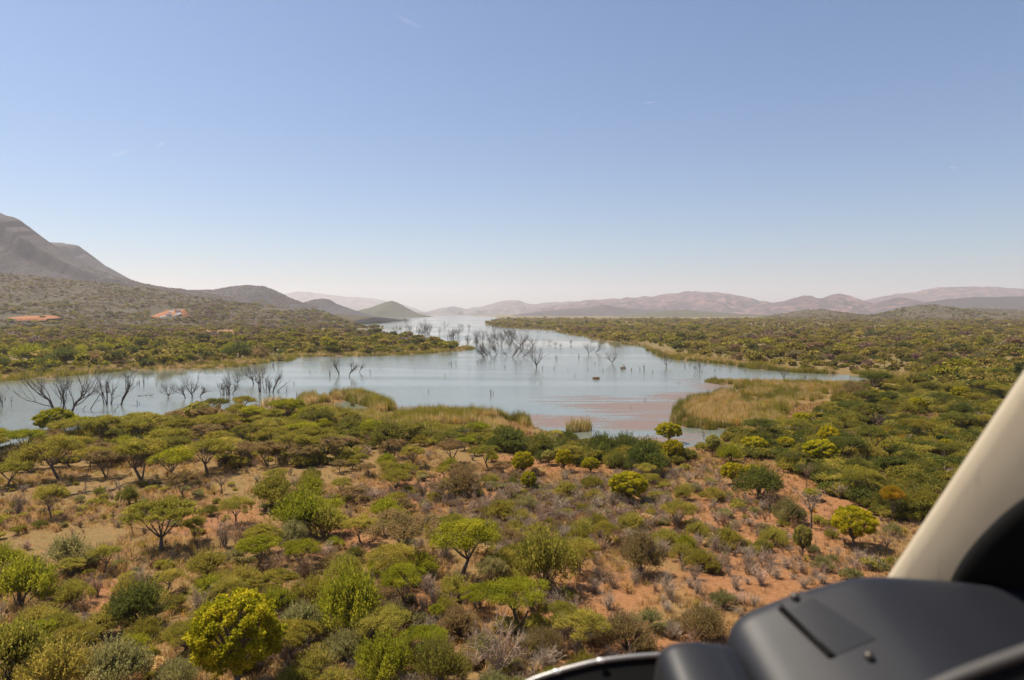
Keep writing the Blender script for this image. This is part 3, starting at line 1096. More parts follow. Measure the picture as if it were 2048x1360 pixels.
# haze: the dry-season air between here and the far ranges
hz = MB()
hz.box((-19000, -19000, -9), (19000, 19000, 640))
hm, nt, out = new_mat('haze_air')
pv = node(nt, 'ShaderNodeVolumePrincipled')
pv.inputs['Color'].default_value = (.95, .915, .95, 1)
pv.inputs['Density'].default_value = HAZE_DENSITY
pv.inputs['Anisotropy'].default_value = 0.3
nt.links.new(pv.outputs[0], out.inputs['Volume'])
link('haze', hz.mesh('haze', hm), kind='stuff', label='pale dry haze over the plain and lake')
# ------------------------------------------------------------------ plants placed one by one
# kind, base x, base y, crown width, height (photo pixels), colour, label, phrase for the labels of its neighbours
HERO = [
    ('acacia_tree', 322, 1101, 124, 97, 'olive', 'lone flat-topped acacia with forked dark trunk, its round shade on bare grass', 'the lone flat-topped acacia'),
    ('leafy_tree', 474, 1384, 170, 192, 'yellow-green', 'big round bright yellow-green leafy tree, the largest and nearest of its kind', 'the big round yellow-green tree'),
    ('acacia_tree', 516, 1135, 85, 62, 'bright green', 'small bright green umbrella acacia with bare brown shrubs at its foot', 'the small bright umbrella acacia'),
    ('thorn_bush', 286, 1246, 120, 84, 'dark green', 'dense dark green bush behind the big round yellow-green tree, on reddish ground', 'the dense dark green bush'),
    ('thorn_bush', 140, 1138, 105, 66, 'grey-green', 'wide grey-green bush nearest below the lone flat-topped acacia', 'the wide grey-green bush'),
    ('acacia_tree', 206, 1146, 58, 58, 'light olive', 'small light olive acacia pressed against the wide grey-green bush', None),
    ('thorn_bush', 40, 1215, 125, 100, 'bright green', 'large green bush cut by the picture edge below the wide grey-green bush', 'the green bush at the picture edge'),
    ('thorn_bush', 26, 1366, 140, 118, 'olive', 'olive bush filling the bottom corner of the view', 'the corner bush'),
    ('thorn_bush', 118, 1392, 140, 112, 'light olive', 'light olive bush at the bottom edge beside the corner bush', None),
    ('thorn_bush', 225, 1380, 140, 100, 'grey-green', 'grey-green bush between the corner bushes and the round yellow-green tree', None),
    ('acacia_tree', 118, 958, 100, 84, 'olive', 'wide olive acacia at the edge of the shore thicket above the open grass', 'the wide acacia above the open grass'),
    ('acacia_tree', 283, 960, 100, 82, 'olive', 'large olive acacia with visible trunk at the grassy edge of the shore thicket', 'the large acacia at the grass edge'),
    ('acacia_tree', 345, 968, 92, 72, 'bright green', 'green acacia next to the large acacia at the grass edge', None),
    ('acacia_tree', 415, 946, 92, 66, 'olive', 'spreading olive acacia with a slanting trunk, end of the shore thicket', 'the slanting acacia of the shore thicket'),
    ('acacia_tree', 212, 954, 64, 54, 'brownish', 'twiggy brownish acacia between two olive ones at the grass edge', None),
    ('acacia_tree', 16, 973, 76, 48, 'olive', 'low olive acacia at the far end of the grass, by the picture edge', 'the low acacia by the picture edge'),
    ('acacia_tree', 105, 1040, 54, 70, 'light olive', 'slim light olive acacia standing alone on the open grass', 'the slim acacia on open grass'),
    ('bare_shrub', 36, 1030, 34, 48, 'grey', 'grey leafless shrub on grass beside the slim acacia', None),
    ('acacia_tree', 370, 997, 56, 56, 'brownish', 'brownish thin-leaved acacia on the open grass behind the lone one', 'the brownish acacia on the grass'),
    ('bare_tree', 443, 988, 42, 42, 'brown', 'small bare tree with split trunk at the end of the open grass', None),
    ('acacia_tree', 536, 932, 62, 50, 'brownish', 'brownish acacia with a clear trunk on pale ground behind the thicket end', 'the brownish acacia on pale ground'),
    ('acacia_tree', 608, 930, 64, 40, 'brownish', 'low brownish acacia, neighbour of the one with a clear trunk', None),
    ('thorn_bush', 258, 1007, 42, 36, 'deep olive', 'small dark bush alone on the open grass near the fallen branch', 'the small dark bush on open grass'),
    ('acacia_tree', 471, 1048, 66, 54, 'light olive', 'small domed light olive acacia on grass near the two grey shrubs', 'the small domed acacia'),
    ('thorn_bush', 545, 1018, 88, 66, 'olive', 'broad olive bush on the slope above the domed acacia', 'the broad olive bush'),
    ('thorn_bush', 606, 1070, 122, 86, 'bright green', 'large bright green dome-shaped bush in mid view, taller than all round it', 'the large bright green dome bush'),
    ('thorn_bush', 652, 1074, 86, 60, 'light olive', 'yellowish olive bush growing against the bright green dome bush', None),
    ('thorn_bush', 584, 1096, 62, 52, 'grey-green', 'smaller grey-green bush in front of the bright green dome bush', None),
    ('bare_shrub', 449, 1094, 58, 60, 'pinkish grey', 'first of two bushy grey shrubs in front of the domed acacia', 'the two grey shrubs'),
    ('bare_shrub', 492, 1098, 66, 56, 'brown', 'second of two bushy grey shrubs, the browner one, near the bright umbrella acacia', None),
    ('bare_tree', 264, 1068, 40, 44, 'brown', 'small brown bare tree beside the crown of the lone flat-topped acacia', None),
    ('acacia_tree', 386, 1082, 44, 46, 'olive', 'young acacia standing just past the lone flat-topped acacia', None),
    ('acacia_tree', 141, 1164, 48, 46, 'light olive', 'small thin acacia with dark stem on grass below the grey-green bush', None),
    ('bare_shrub', 195, 1192, 40, 48, 'grey', 'grey leafless shrub on bare ground behind the dense dark green bush', None),
    ('bare_shrub', 169, 1228, 48, 42, 'brown', 'dark brown leafless shrub beside the dense dark green bush', None),
    ('thorn_bush', 482, 1188, 78, 54, 'light olive', 'rounded light green bush above the crown of the big yellow-green tree', 'the rounded light bush'),
    ('bare_shrub', 397, 1232, 52, 62, 'grey', 'upright grey shrub between the dark green bush and the yellow-green tree', None),
    ('thorn_bush', 600, 1285, 95, 76, 'grey-green', 'grey-green bush close beside the crown of the big yellow-green tree', None),
    ('bare_shrub', 548, 1152, 70, 46, 'brown', 'brown leafless shrub at the foot of the bright umbrella acacia', None),
    ('bare_shrub', 610, 1158, 72, 52, 'brown', 'wide brown leafless shrub on red soil past the bright umbrella acacia', None),
    # middle
    ('acacia_tree', 922, 1162, 152, 124, 'bright green', 'big bright green acacia with a dark straight trunk in the middle of the view', 'the big bright acacia'),
    ('acacia_tree', 800, 1116, 155, 90, 'brownish', 'wide acacia with yellowish top and a mass of brown twigs below', 'the wide twiggy acacia'),
    ('acacia_tree', 808, 1219, 92, 88, 'bright green', 'umbrella acacia on a crooked dark trunk leaning over bare ground', 'the crooked-trunk acacia'),
    ('thorn_bush', 700, 1266, 140, 124, 'bright green', 'large bright green bush with brown skirts beside the crooked-trunk acacia', 'the bright bush with brown skirts'),
    ('thorn_bush', 1088, 1184, 138, 124, 'olive', 'tall olive bush next to the big bright acacia', 'the tall olive bush'),
    ('acacia_tree', 1158, 1148, 82, 70, 'light olive', 'light green acacia beside the tall olive bush', None),
    ('acacia_tree', 1036, 1252, 140, 86, 'bright green', 'wide bright green umbrella acacia on a short trunk near the rim', 'the wide bright umbrella acacia'),
    ('acacia_tree', 1170, 1312, 108, 86, 'light olive', 'thin spreading acacia with several bare stems just above the metal rim', 'the thin many-stemmed acacia'),
    ('bare_shrub', 1000, 1350, 112, 112, 'pinkish grey', 'largest grey leafless shrub, at the bottom edge of the view', 'the largest grey shrub'),
    ('thorn_bush', 880, 1372, 105, 86, 'deep olive', 'dark olive bush at the bottom edge beside the largest grey shrub', 'the dark bush at the bottom edge'),
    ('thorn_bush', 768, 1362, 120, 88, 'bright green', 'bright green bush at the bottom edge', 'the bright bush at the bottom edge'),
    ('acacia_tree', 874, 1259, 34, 50, 'bright green', 'tiny green sapling on bare ground past the crooked-trunk acacia', None),
    ('bare_shrub', 870, 1215, 34, 52, 'pinkish grey', 'thin pinkish grey shrub on bare ground behind the tiny sapling', None),
    ('acacia_tree', 982, 1193, 62, 74, 'grey-green', 'grey-green acacia standing just beside the big bright acacia', None),
    ('thorn_bush', 1281, 1148, 92, 84, 'brownish', 'round brown-olive bush alone on red ground', 'the round brown-olive bush'),
    ('thorn_bush', 1372, 1108, 54, 40, 'bright green', 'small vivid green bush among grey shrubs', 'the small vivid green bush'),
    ('acacia_tree', 900, 928, 66, 50, 'brownish', 'brown flat acacia with a forked trunk on the sandy clearing', 'the brown acacia on the sandy clearing'),
    ('acacia_tree', 822, 935, 50, 42, 'light olive', 'small green acacia with a clear trunk on the sandy clearing', None),
    ('acacia_tree', 786, 918, 46, 40, 'brownish', 'small brown acacia behind the sandy clearing', None),
    ('bare_tree', 843, 1016, 50, 66, 'brown', 'bare brown tree with a tall crooked trunk on orange soil', 'the bare crooked-trunk tree'),
    ('acacia_tree', 883, 1004, 48, 40, 'brownish', 'low brown dome acacia next to the bare crooked-trunk tree', None),
    ('thorn_bush', 930, 992, 78, 54, 'brownish', 'brown-olive bush on orange soil above the wide twiggy acacia', 'the brown-olive bush on orange soil'),
    ('thorn_bush', 770, 1038, 74, 40, 'bright green', 'low bright green bush on orange soil between the dome bush and the bare tree', 'the low bright bush on orange soil'),
    ('acacia_tree', 975, 938, 58, 46, 'olive', 'olive acacia at the far edge of the sandy clearing', None),
    ('leafy_tree', 1046, 951, 44, 47, 'yellow-green', 'yellow-green leafy tree, tallest of the yellow ones left of the red clearing', 'the tallest small yellow tree'),
    ('leafy_tree', 1057, 981, 33, 38, 'yellow-green', 'small yellow-green leafy tree in front of the tallest small yellow tree', None),
    ('leafy_tree', 1128, 943, 34, 44, 'yellow-green', 'yellow-green leafy tree with a pale base, standing behind olive bushes', 'the yellow tree behind olive bushes'),
    ('leafy_tree', 1181, 947, 34, 32, 'yellow-green', 'small yellow-green leafy tree near the edge of the red clearing', None),
    ('leafy_tree', 1256, 1006, 74, 60, 'yellow-green', 'bright round yellow-green leafy tree at the edge of the red clearing', 'the yellow tree edging the red clearing'),
    ('leafy_tree', 1097, 930, 26, 30, 'pale green', 'small pale green tree between two yellow leafy trees', None),
    # shore line of dark bushes
    ('thorn_bush', 776, 900, 90, 56, 'deep olive', 'big dark bush of the shore line behind the sandy clearing', 'the big dark bush of the shore line'),
    ('thorn_bush', 1020, 904, 84, 44, 'dark green', 'dark green bush in the shore line below the reeds', None),
    ('thorn_bush', 1085, 908, 88, 42, 'deep olive', 'wide dark bush in the shore line near the lone reed island', 'the shore bush near the reed island'),
    ('thorn_bush', 1205, 912, 84, 44, 'dark green', 'dark green shore bush between the reed island and the yellow shore tree', 'the dark shore bush'),
    ('thorn_bush', 1250, 908, 66, 40, 'dark green', 'smaller dark green shore bush beside the yellow shore tree', None),
    ('thorn_bush', 1290, 948, 84, 66, 'dark green', 'dark green bush overlapping a yellow tree at the top of the red clearing', 'the dark bush atop the red clearing'),
    ('leafy_tree', 1337, 886, 48, 40, 'yellow-green', 'yellow-green leafy tree standing at the very edge of the water', 'the yellow shore tree'),
    ('leafy_tree', 1346, 924, 44, 44, 'yellow-green', 'yellow-green leafy tree in front of the yellow shore tree', None),
    ('leafy_tree', 1425, 912, 30, 42, 'pale green', 'slim pale green tree on the grassy path near the inlet', 'the slim pale tree'),
    ('thorn_bush', 1462, 924, 54, 38, 'bright green', 'rounded green bush on the grassy path', 'the green bush on the grassy path'),
    ('leafy_tree', 1508, 908, 52, 34, 'yellow-green', 'broad low yellow-green tree at the near edge of the dark thicket', None),
    ('leafy_tree', 1571, 902, 36, 28, 'yellow-green', 'small yellow-green crown poking out of the dark thicket', None),
    ('leafy_tree', 1643, 928, 72, 48, 'yellow-green', 'large yellow-green crown rising out of the dark thicket', 'the large yellow crown in the thicket'),
    ('thorn_bush', 1766, 886, 66, 28, 'ochre', 'flat ochre-yellow flowering bush in the dark thicket', 'the ochre bush'),
    ('thorn_bush', 1518, 998, 94, 64, 'dark green', 'dark green bush alone on the red clearing', 'the dark bush on the red clearing'),
    ('leafy_tree', 1465, 970, 44, 44, 'yellow-green', 'yellow-green tree touching the dark bush on the red clearing', None),
    ('leafy_tree', 1508, 956, 40, 26, 'yellow-green', 'yellow-green crown showing above the dark bush on the red clearing', None),
    ('bare_tree', 1540, 1040, 40, 62, 'brown', 'slender brown bare tree on the red clearing', 'the slender bare tree'),
    ('bare_tree', 1623, 1057, 70, 82, 'grey', 'tall grey bare tree with a green top on the red clearing', 'the tall grey bare tree'),
    ('leafy_tree', 1624, 1000, 40, 22, 'yellow-green', 'small flat yellow-green crown on top of the grey bare tree', None),
    ('thorn_bush', 1578, 1046, 60, 46, 'grey-green', 'grey-green bush beside the tall grey bare tree', None),
    ('bare_tree', 1612, 976, 38, 54, 'brown', 'brown leafless tree at the edge of the dark thicket', None),
    ('leafy_tree', 1708, 1094, 80, 80, 'yellow-green', 'yellow-green leafy tree with a dark trunk and its own shade, near the pillar', 'the yellow tree near the pillar'),
    ('leafy_tree', 1605, 1113, 32, 62, 'pale green', 'thin pale green sapling on red soil', 'the thin pale sapling'),
    ('bare_tree', 1778, 1114, 50, 56, 'brown', 'bare tree with a bent trunk beside the pillar', None),
    ('acacia_tree', 1784, 1042, 42, 70, 'ochre', 'small tree with an ochre top on a tall dark trunk by the pillar', 'the ochre-topped tree'),
    # near left shore
    ('leafy_tree', 112, 872, 78, 54, 'bright green', 'bright green tree at the water in front of the big drowned trees', 'the bright tree at the water'),
    ('leafy_tree', 398, 850, 46, 46, 'pale green', 'pale green tree with bare stems standing on the reedy shore', 'the pale tree on the reedy shore'),
    ('bare_shrub', 396, 858, 36, 26, 'brown', 'dark brown shrub below the pale tree on the reedy shore', None),
    ('bare_shrub', 530, 838, 80, 30, 'brown', 'wide brown leafless shrub on the shore near the small reed clump', 'the wide brown shore shrub'),
    ('thorn_bush', 610, 846, 60, 30, 'bright green', 'bright green bush on the shore below the reed spit', 'the bright bush below the reed spit'),
    ('thorn_bush', 700, 870, 64, 34, 'deep olive', 'dark bush beside the small pond in the reeds', 'the dark bush beside the pond'),
    # far left bank
    ('thorn_bush', 262, 714, 28, 22, 'dark green', 'very dark round bush on the far bank behind the drowned trees', 'the dark round bush on the far bank'),
    ('thorn_bush', 60, 724, 70, 34, 'bright green', 'broad bright green bush on the far bank at the picture edge', 'the broad green bush on the far bank'),
    ('thorn_bush', 130, 728, 60, 34, 'dark green', 'dark green bush in the green belt of the far bank', 'the dark bush of the green belt'),
    ('thorn_bush', 480, 716, 60, 32, 'dark green', 'dense dark green bush at the end of the far green belt', 'the dense bush ending the green belt'),
    ('thorn_bush', 520, 718, 40, 28, 'brownish', 'greyish brown bush at the tip of the far green belt', None),
    ('thorn_bush', 557, 721, 22, 12, 'grey-green', 'small pale bush at the water on the reedy point', 'the pale bush on the reedy point'),
    ('thorn_bush', 740, 672, 20, 14, 'dark green', 'dark bush behind the low spit by the small hut', 'the dark bush by the hut'),
    ('thorn_bush', 797, 708, 20, 12, 'grey-green', 'grey-green bush at the water on the low spit', 'the grey-green bush on the spit'),
    ('thorn_bush', 845, 696, 20, 14, 'dark green', 'dark green bush near the tip of the low spit', 'the dark bush near the spit tip'),
    # far right bank
    ('thorn_bush', 1465, 702, 24, 14, 'brownish', 'dark brown bush by the far right shore', 'the dark brown far-shore bush'),
    ('thorn_bush', 1512, 712, 34, 16, 'dark green', 'dark green bush group on the plain across the lake', 'the dark bush across the lake'),
    ('thorn_bush', 1770, 712, 16, 10, 'dark green', 'lone dark round bush far out on the plain across the lake', 'the lone dark bush on the plain'),
    ('acacia_tree', 1745, 786, 64, 42, 'dark green', 'tall dark green tree at the end of the narrow inlet', 'the tall tree at the inlet end'),
    ('thorn_bush', 1705, 806, 70, 40, 'brownish', 'brownish bush beside the reeds of the inlet', None),
]
hx, hy, hz_ = hit([h[1] for h in HERO], [h[2] for h in HERO])
GROUP = {'acacia_tree': 'acacia trees of the bushveld', 'thorn_bush': 'thorn bushes of the bushveld', 'leafy_tree': 'fresh-leafed yellow-green trees',
         'bare_shrub': 'leafless shrubs', 'bare_tree': 'leafless small trees'}
PLACED = []
PROTO['waterside_bush'] = PROTO['thorn_bush']
GROUP['waterside_bush'] = 'bushes along the far banks'
for i, (kind, x, y, w, h, tint, label, mark) in enumerate(HERO):
    dep = hy[i] * math.cos(PITCH) + (CAMZ - hz_[i]) * math.sin(PITCH)
    W, H = w * dep / FPX * .98, h * dep / FPX
    plant(kind, hx[i], hy[i], hz_[i] - .03, W, H, tint, label=label, group=GROUP[kind], mark=mark)
    PLACED.append((hx[i], hy[i], W))

# the rest of the plants near enough to be told apart, thrown region by region
SIZE = {'acacia_tree': (3.6, 6.6, .62, .78), 'thorn_bush': (2.6, 5.4, .52, .70), 'leafy_tree': (2.2, 3.8, .8, 1.05), 'bare_shrub': (1.3, 3.4, .62, .9), 'bare_tree': (1.8, 3.0, .95, 1.3), 'waterside_bush': (2.6, 5.0, .52, .72)}
COUNT = {}
LIMIT = {'acacia_tree': 290, 'thorn_bush': 296, 'leafy_tree': 110, 'bare_shrub': 290, 'bare_tree': 60, 'waterside_bush': 290}
for h in HERO:
    COUNT[h[0]] = COUNT.get(h[0], 0) + 1


def fill(poly, mix, space, n, size=1.0, seed=1, tries=260, dmin=1.0):
    """throw plants over the ground seen inside a photo outline, keeping them apart"""
    r = np.random.default_rng(seed)
    a = np.array(poly, float)
    cx, cy_, _ = hit(a[:, 0], np.clip(a[:, 1], 645, 2000))
    N = n * tries
    X = r.uniform(cx.min(), cx.max(), N)
    Y = r.uniform(cy_.min(), cy_.max(), N)
    d = shore_distance(X, Y)
    Z = terrain_z(X, Y, d)
    px, py = project(X, Y, Z)
    ok = in_poly(px, py, poly) & (d > dmin)
    # not where the cockpit hides it
    ok &= ~in_poly(px, py, [(1800, 1110), (2060, 740), (2100, 1400), (1300, 1400), (1310, 1330), (1460, 1290), (1560, 1200), (1780, 1160)])
    kinds = [m[0] for m in mix]
    wts = np.array([m[1] for m in mix], float)
    wts /= wts.sum()
    done = 0
    for i in np.nonzero(ok)[0]:
        if done >= n:
            break
        k = r.choice(len(kinds), p=wts)
        kind = kinds[k]
        if COUNT.get(kind, 0) >= LIMIT[kind]:
            continue
        lo, hi, a0, a1 = SIZE[kind]
        W = r.uniform(lo, hi) * size * .93
        H = W * r.uniform(a0, a1)
        P = np.array(PLACED)
        q = np.hypot(P[:, 0] - X[i], P[:, 1] - Y[i])
        if (q < (P[:, 2] + W) * .5 * space).any():
            continue
        PLACED.append((X[i], Y[i], W))
        tint = mix[k][2][r.integers(0, len(mix[k][2]))]
        COUNT[kind] = COUNT.get(kind, 0) + 1
        plant(kind, X[i], Y[i], Z[i] - .03, W, H, tint, group=GROUP[kind])
        done += 1
    return done


BARE = ['grey', 'brown', 'pinkish grey', 'grey']
GREEN = ['olive', 'light olive', 'olive', 'bright green', 'deep olive']
fill([(-30, 880), (120, 880), (300, 850), (430, 828), (620, 830), (720, 860), (830, 880), (700, 925), (560, 930), (430, 940), (300, 950), (150, 955), (-30, 965)],
     [('acacia_tree', .62, GREEN + ['brownish']), ('thorn_bush', .22, GREEN), ('bare_shrub', .10, BARE)], .52, 125, 1.1, 11)
fill([(700, 850), (1000, 862), (1160, 890), (1320, 898), (1400, 920), (1300, 945), (1130, 935), (1000, 905), (820, 900)],
     [('acacia_tree', .3, GREEN), ('thorn_bush', .6, ['dark green', 'deep olive', 'olive']), ('bare_shrub', .12, BARE)], .55, 60, .76, 12)
fill([(1400, 900), (1480, 870), (1600, 850), (1700, 790), (1850, 770), (2040, 755), (1960, 880), (1850, 1040), (1790, 1050), (1680, 1000), (1620, 960), (1560, 930)],
     [('thorn_bush', .62, ['deep olive', 'dark green', 'olive', 'deep olive', 'light olive']), ('acacia_tree', .22, ['deep olive', 'olive', 'dark green']), ('leafy_tree', .12, ['yellow-green', 'pale green']), ('bare_shrub', .05, BARE)],
     .50, 150, 1.15, 13)
fill([(700, 925), (1000, 905), (1040, 960), (1000, 1010), (800, 1020), (690, 980), (600, 960)],
     [('acacia_tree', .45, ['brownish', 'olive', 'brownish', 'light olive']), ('bare_shrub', .35, BARE), ('thorn_bush', .2, GREEN)], .95, 34, .72, 14)
fill([(1290, 950), (1420, 925), (1500, 1010), (1700, 1060), (1790, 1060), (1790, 1140), (1600, 1180), (1540, 1090), (1350, 1040)],
     [('bare_shrub', .86, BARE), ('thorn_bush', .14, ['grey-green', 'light olive'])], 1.0, 50, .62, 15)
fill([(-20, 965), (560, 940), (560, 1000), (400, 1080), (420, 1150), (250, 1260), (120, 1220), (-20, 1130)],
     [('bare_shrub', .6, BARE), ('thorn_bush', .25, ['olive', 'grey-green', 'deep olive']), ('acacia_tree', .15, ['light olive', 'brownish'])], 1.35, 36, .55, 16)
fill([(560, 960), (700, 985), (900, 1020), (1000, 1010), (1000, 1130), (640, 1130), (560, 1060)],
     [('bare_shrub', .42, BARE), ('thorn_bush', .35, GREEN + ['brownish']), ('acacia_tree', .25, GREEN + ['brownish'])], .80, 44, .8, 17)
fill([(1000, 960), (1290, 960), (1360, 1040), (1540, 1100), (1560, 1190), (1460, 1260), (1320, 1300), (1000, 1240)],
     [('bare_shrub', .60, BARE), ('thorn_bush', .28, ['light olive', 'grey-green', 'olive', 'brownish']), ('acacia_tree', .12, ['light olive', 'olive'])], .70, 150, .8, 18)
fill([(-20, 1120), (120, 1200), (420, 1150), (560, 1060), (640, 1130), (1000, 1140), (1000, 1250), (1300, 1300), (1060, 1400), (-20, 1400)],
     [('bare_shrub', .48, BARE), ('thorn_bush', .36, ['grey-green', 'olive', 'light olive', 'brownish', 'bright green']), ('acacia_tree', .16, GREEN)], .80, 88, .85, 19)
fill([(1500, 822), (1590, 800), (1700, 785), (1730, 800), (1640, 850), (1560, 870), (1490, 885)],
     [('thorn_bush', .8, ['olive', 'light olive', 'deep olive', 'brownish']), ('bare_shrub', .2, BARE)], .75, 26, 1.0, 23)
# green belt of the far left bank, low spit, strip across the lake
fill([(-30, 700), (200, 690), (420, 690), (600, 690), (535, 718), (440, 727), (260, 733), (100, 744), (-30, 750)],
     [('waterside_bush', 1, ['bright green', 'olive', 'dark green', 'bright green', 'deep olive', 'brownish'])], .55, 62, 1.9, 20, dmin=9)
fill([(590, 700), (700, 682), (800, 686), (930, 696), (860, 703), (780, 707), (660, 710), (590, 710)],
     [('waterside_bush', 1, ['olive', 'light olive', 'dark green', 'brownish'])], .6, 30, 1.7, 21, dmin=5)
fill([(1360, 700), (1500, 706), (1640, 722), (1800, 738), (1990, 745), (1990, 720), (1700, 700), (1500, 690)],
     [('waterside_bush', 1, ['olive', 'deep olive', 'dark green', 'brownish'])], .8, 34, 1.6, 22, dmin=9)

# ------------------------------------------------------------------ drowned dead trees
DEAD_N = [0]


def limb(mb, p, d, L, r0, depth, r, up=.35, spread=.6):
    k = 5
    P = [np.array(p, float)]
    dd = unit(np.array(d, float))
    for i in range(k):
        dd = unit(dd + r.normal(0, .16, 3) + np.array([0, 0, up * .16]))
        P.append(P[-1] + dd * L / k)
    P = np.array(P)
    rad = np.linspace(r0, r0 * (.42 if depth else .22), k + 1)
    mb.tube(P, rad, 6 if depth > 1 else 4, .5)
    if depth == 0:
        return
    for i in range(4 if depth > 1 else 5):
        j = r.integers(2, k + 1)
        s = unit(P[j] - P[j - 1])
        nd = unit(s + r.normal(0, spread, 3) * np.array([1, 1, .55]) + np.array([0, 0, .25]))
        limb(mb, P[j], nd, L * r.uniform(.42, .72), rad[j] * .72, depth - 1, r, up, spread)


def dead_tree(x, y, w, h, style, label, mark, seed, group='drowned dead trees in the lake', name='dead_tree'):
    X, Y = [float(v) for v in to_plane(x, y)]
    dep = math.hypot(Y, CAMZ)
    W, H = w * dep / FPX, h * dep / FPX
    r = np.random.default_rng(seed)
    root = bpy.data.objects.new(name, None)
    COL.objects.link(root)
    root.location = (X, Y, 0)
    thick = max(.038 + .009 * H, H * .013)
    th = MB()
    specs = []
    if style == 'spread':
        fk = H * r.uniform(.10, .2)
        th.tube(np.array([(0, 0, -.9), (r.normal(0, .1), 0, fk * .5), (0, 0, fk)]), np.array([thick * 2.1, thick * 1.8, thick * 1.5]), 7)
        for i in range(9):
            a = i / 9 * 6.28 + r.normal(0, .25)
            sx = math.cos(a) * W * .5
            specs.append(((0, 0, fk * r.uniform(.5, 1)), (sx, math.sin(a) * W * .35, H * r.uniform(.55, 1.0)), 2))
    elif style == 'narrow':
        th.tube(np.array([(0, 0, -.9), (.1, 0, H * .25), (.05, .1, H * .55)]), np.array([thick * 1.5, thick * 1.2, thick * .8]), 6)
        for i in range(8):
            b = r.uniform(-.3, .3, 2) * W
            specs.append(((b[0] * .7, b[1] * .7, -.5 if i < 5 else H * .3), (b[0] + r.normal(0, .17) * W, b[1], H * r.uniform(.5, 1)), 2))
    elif style in ('left', 'right'):
        sg = -1 if style == 'left' else 1
        th.tube(np.array([(0, 0, -.9), (sg * W * .12, 0, H * .2), (sg * W * .32, .1, H * .4)]), np.array([thick * 2, thick * 1.6, thick * 1.1]), 7)
        for i in range(8):
            t = r.uniform(.1, 1)
            specs.append(((sg * W * .32 * t, .1 * t, H * .4 * t), (sg * W * r.uniform(.3, .95), r.normal(0, W * .2), H * r.uniform(.5, 1)), 2))
    elif style == 'lean':
        th.tube(np.array([(0, 0, -.6), (W * .45, 0, H * .45), (W * .95, .1, H)]), np.array([thick * 1.5, thick * 1.2, thick * .5]), 6)
        specs.append(((W * .4, 0, H * .42), (W * .8, .4, H * .5), 1))
        specs.append(((W * .6, 0, H * .62), (W * .75, -.4, H * 1.0), 1))
    else:   # a snag of a few sticks
        th.tube(np.array([(0, 0, -.6), (r.normal(0, .1), 0, H * .5), (r.normal(0, .15) * H, 0, H)]), np.array([thick, thick * .8, thick * .4]), 5)
        for i in range(3):
            specs.append(((0, 0, H * r.uniform(0, .4)), (r.uniform(-.5, .5) * W, r.normal(0, .2) * W, H * r.uniform(.4, .9)), 1))
    link('trunk', th.mesh('dead_trunk', DEADBARK), root)
    for a, b, dp in specs:
        mb = MB()
        v = np.array(b) - np.array(a)
        L = np.linalg.norm(v)
        limb(mb, a, v / L + np.array([v[0], v[1], 0]) / L * .35, L * .82, thick * (.85 if dp == 2 else .6), dp, r, .5 if style != 'lean' else .1)
        link('limb', mb.mesh('dead_limb', DEADBARK), root)
    THINGS.append(dict(o=root, kind=name, X=X, Y=Y, W=W, H=H, tint=None, label=label, group=group))
    if mark:
        LANDMARKS.append((X, Y, mark))
    return root


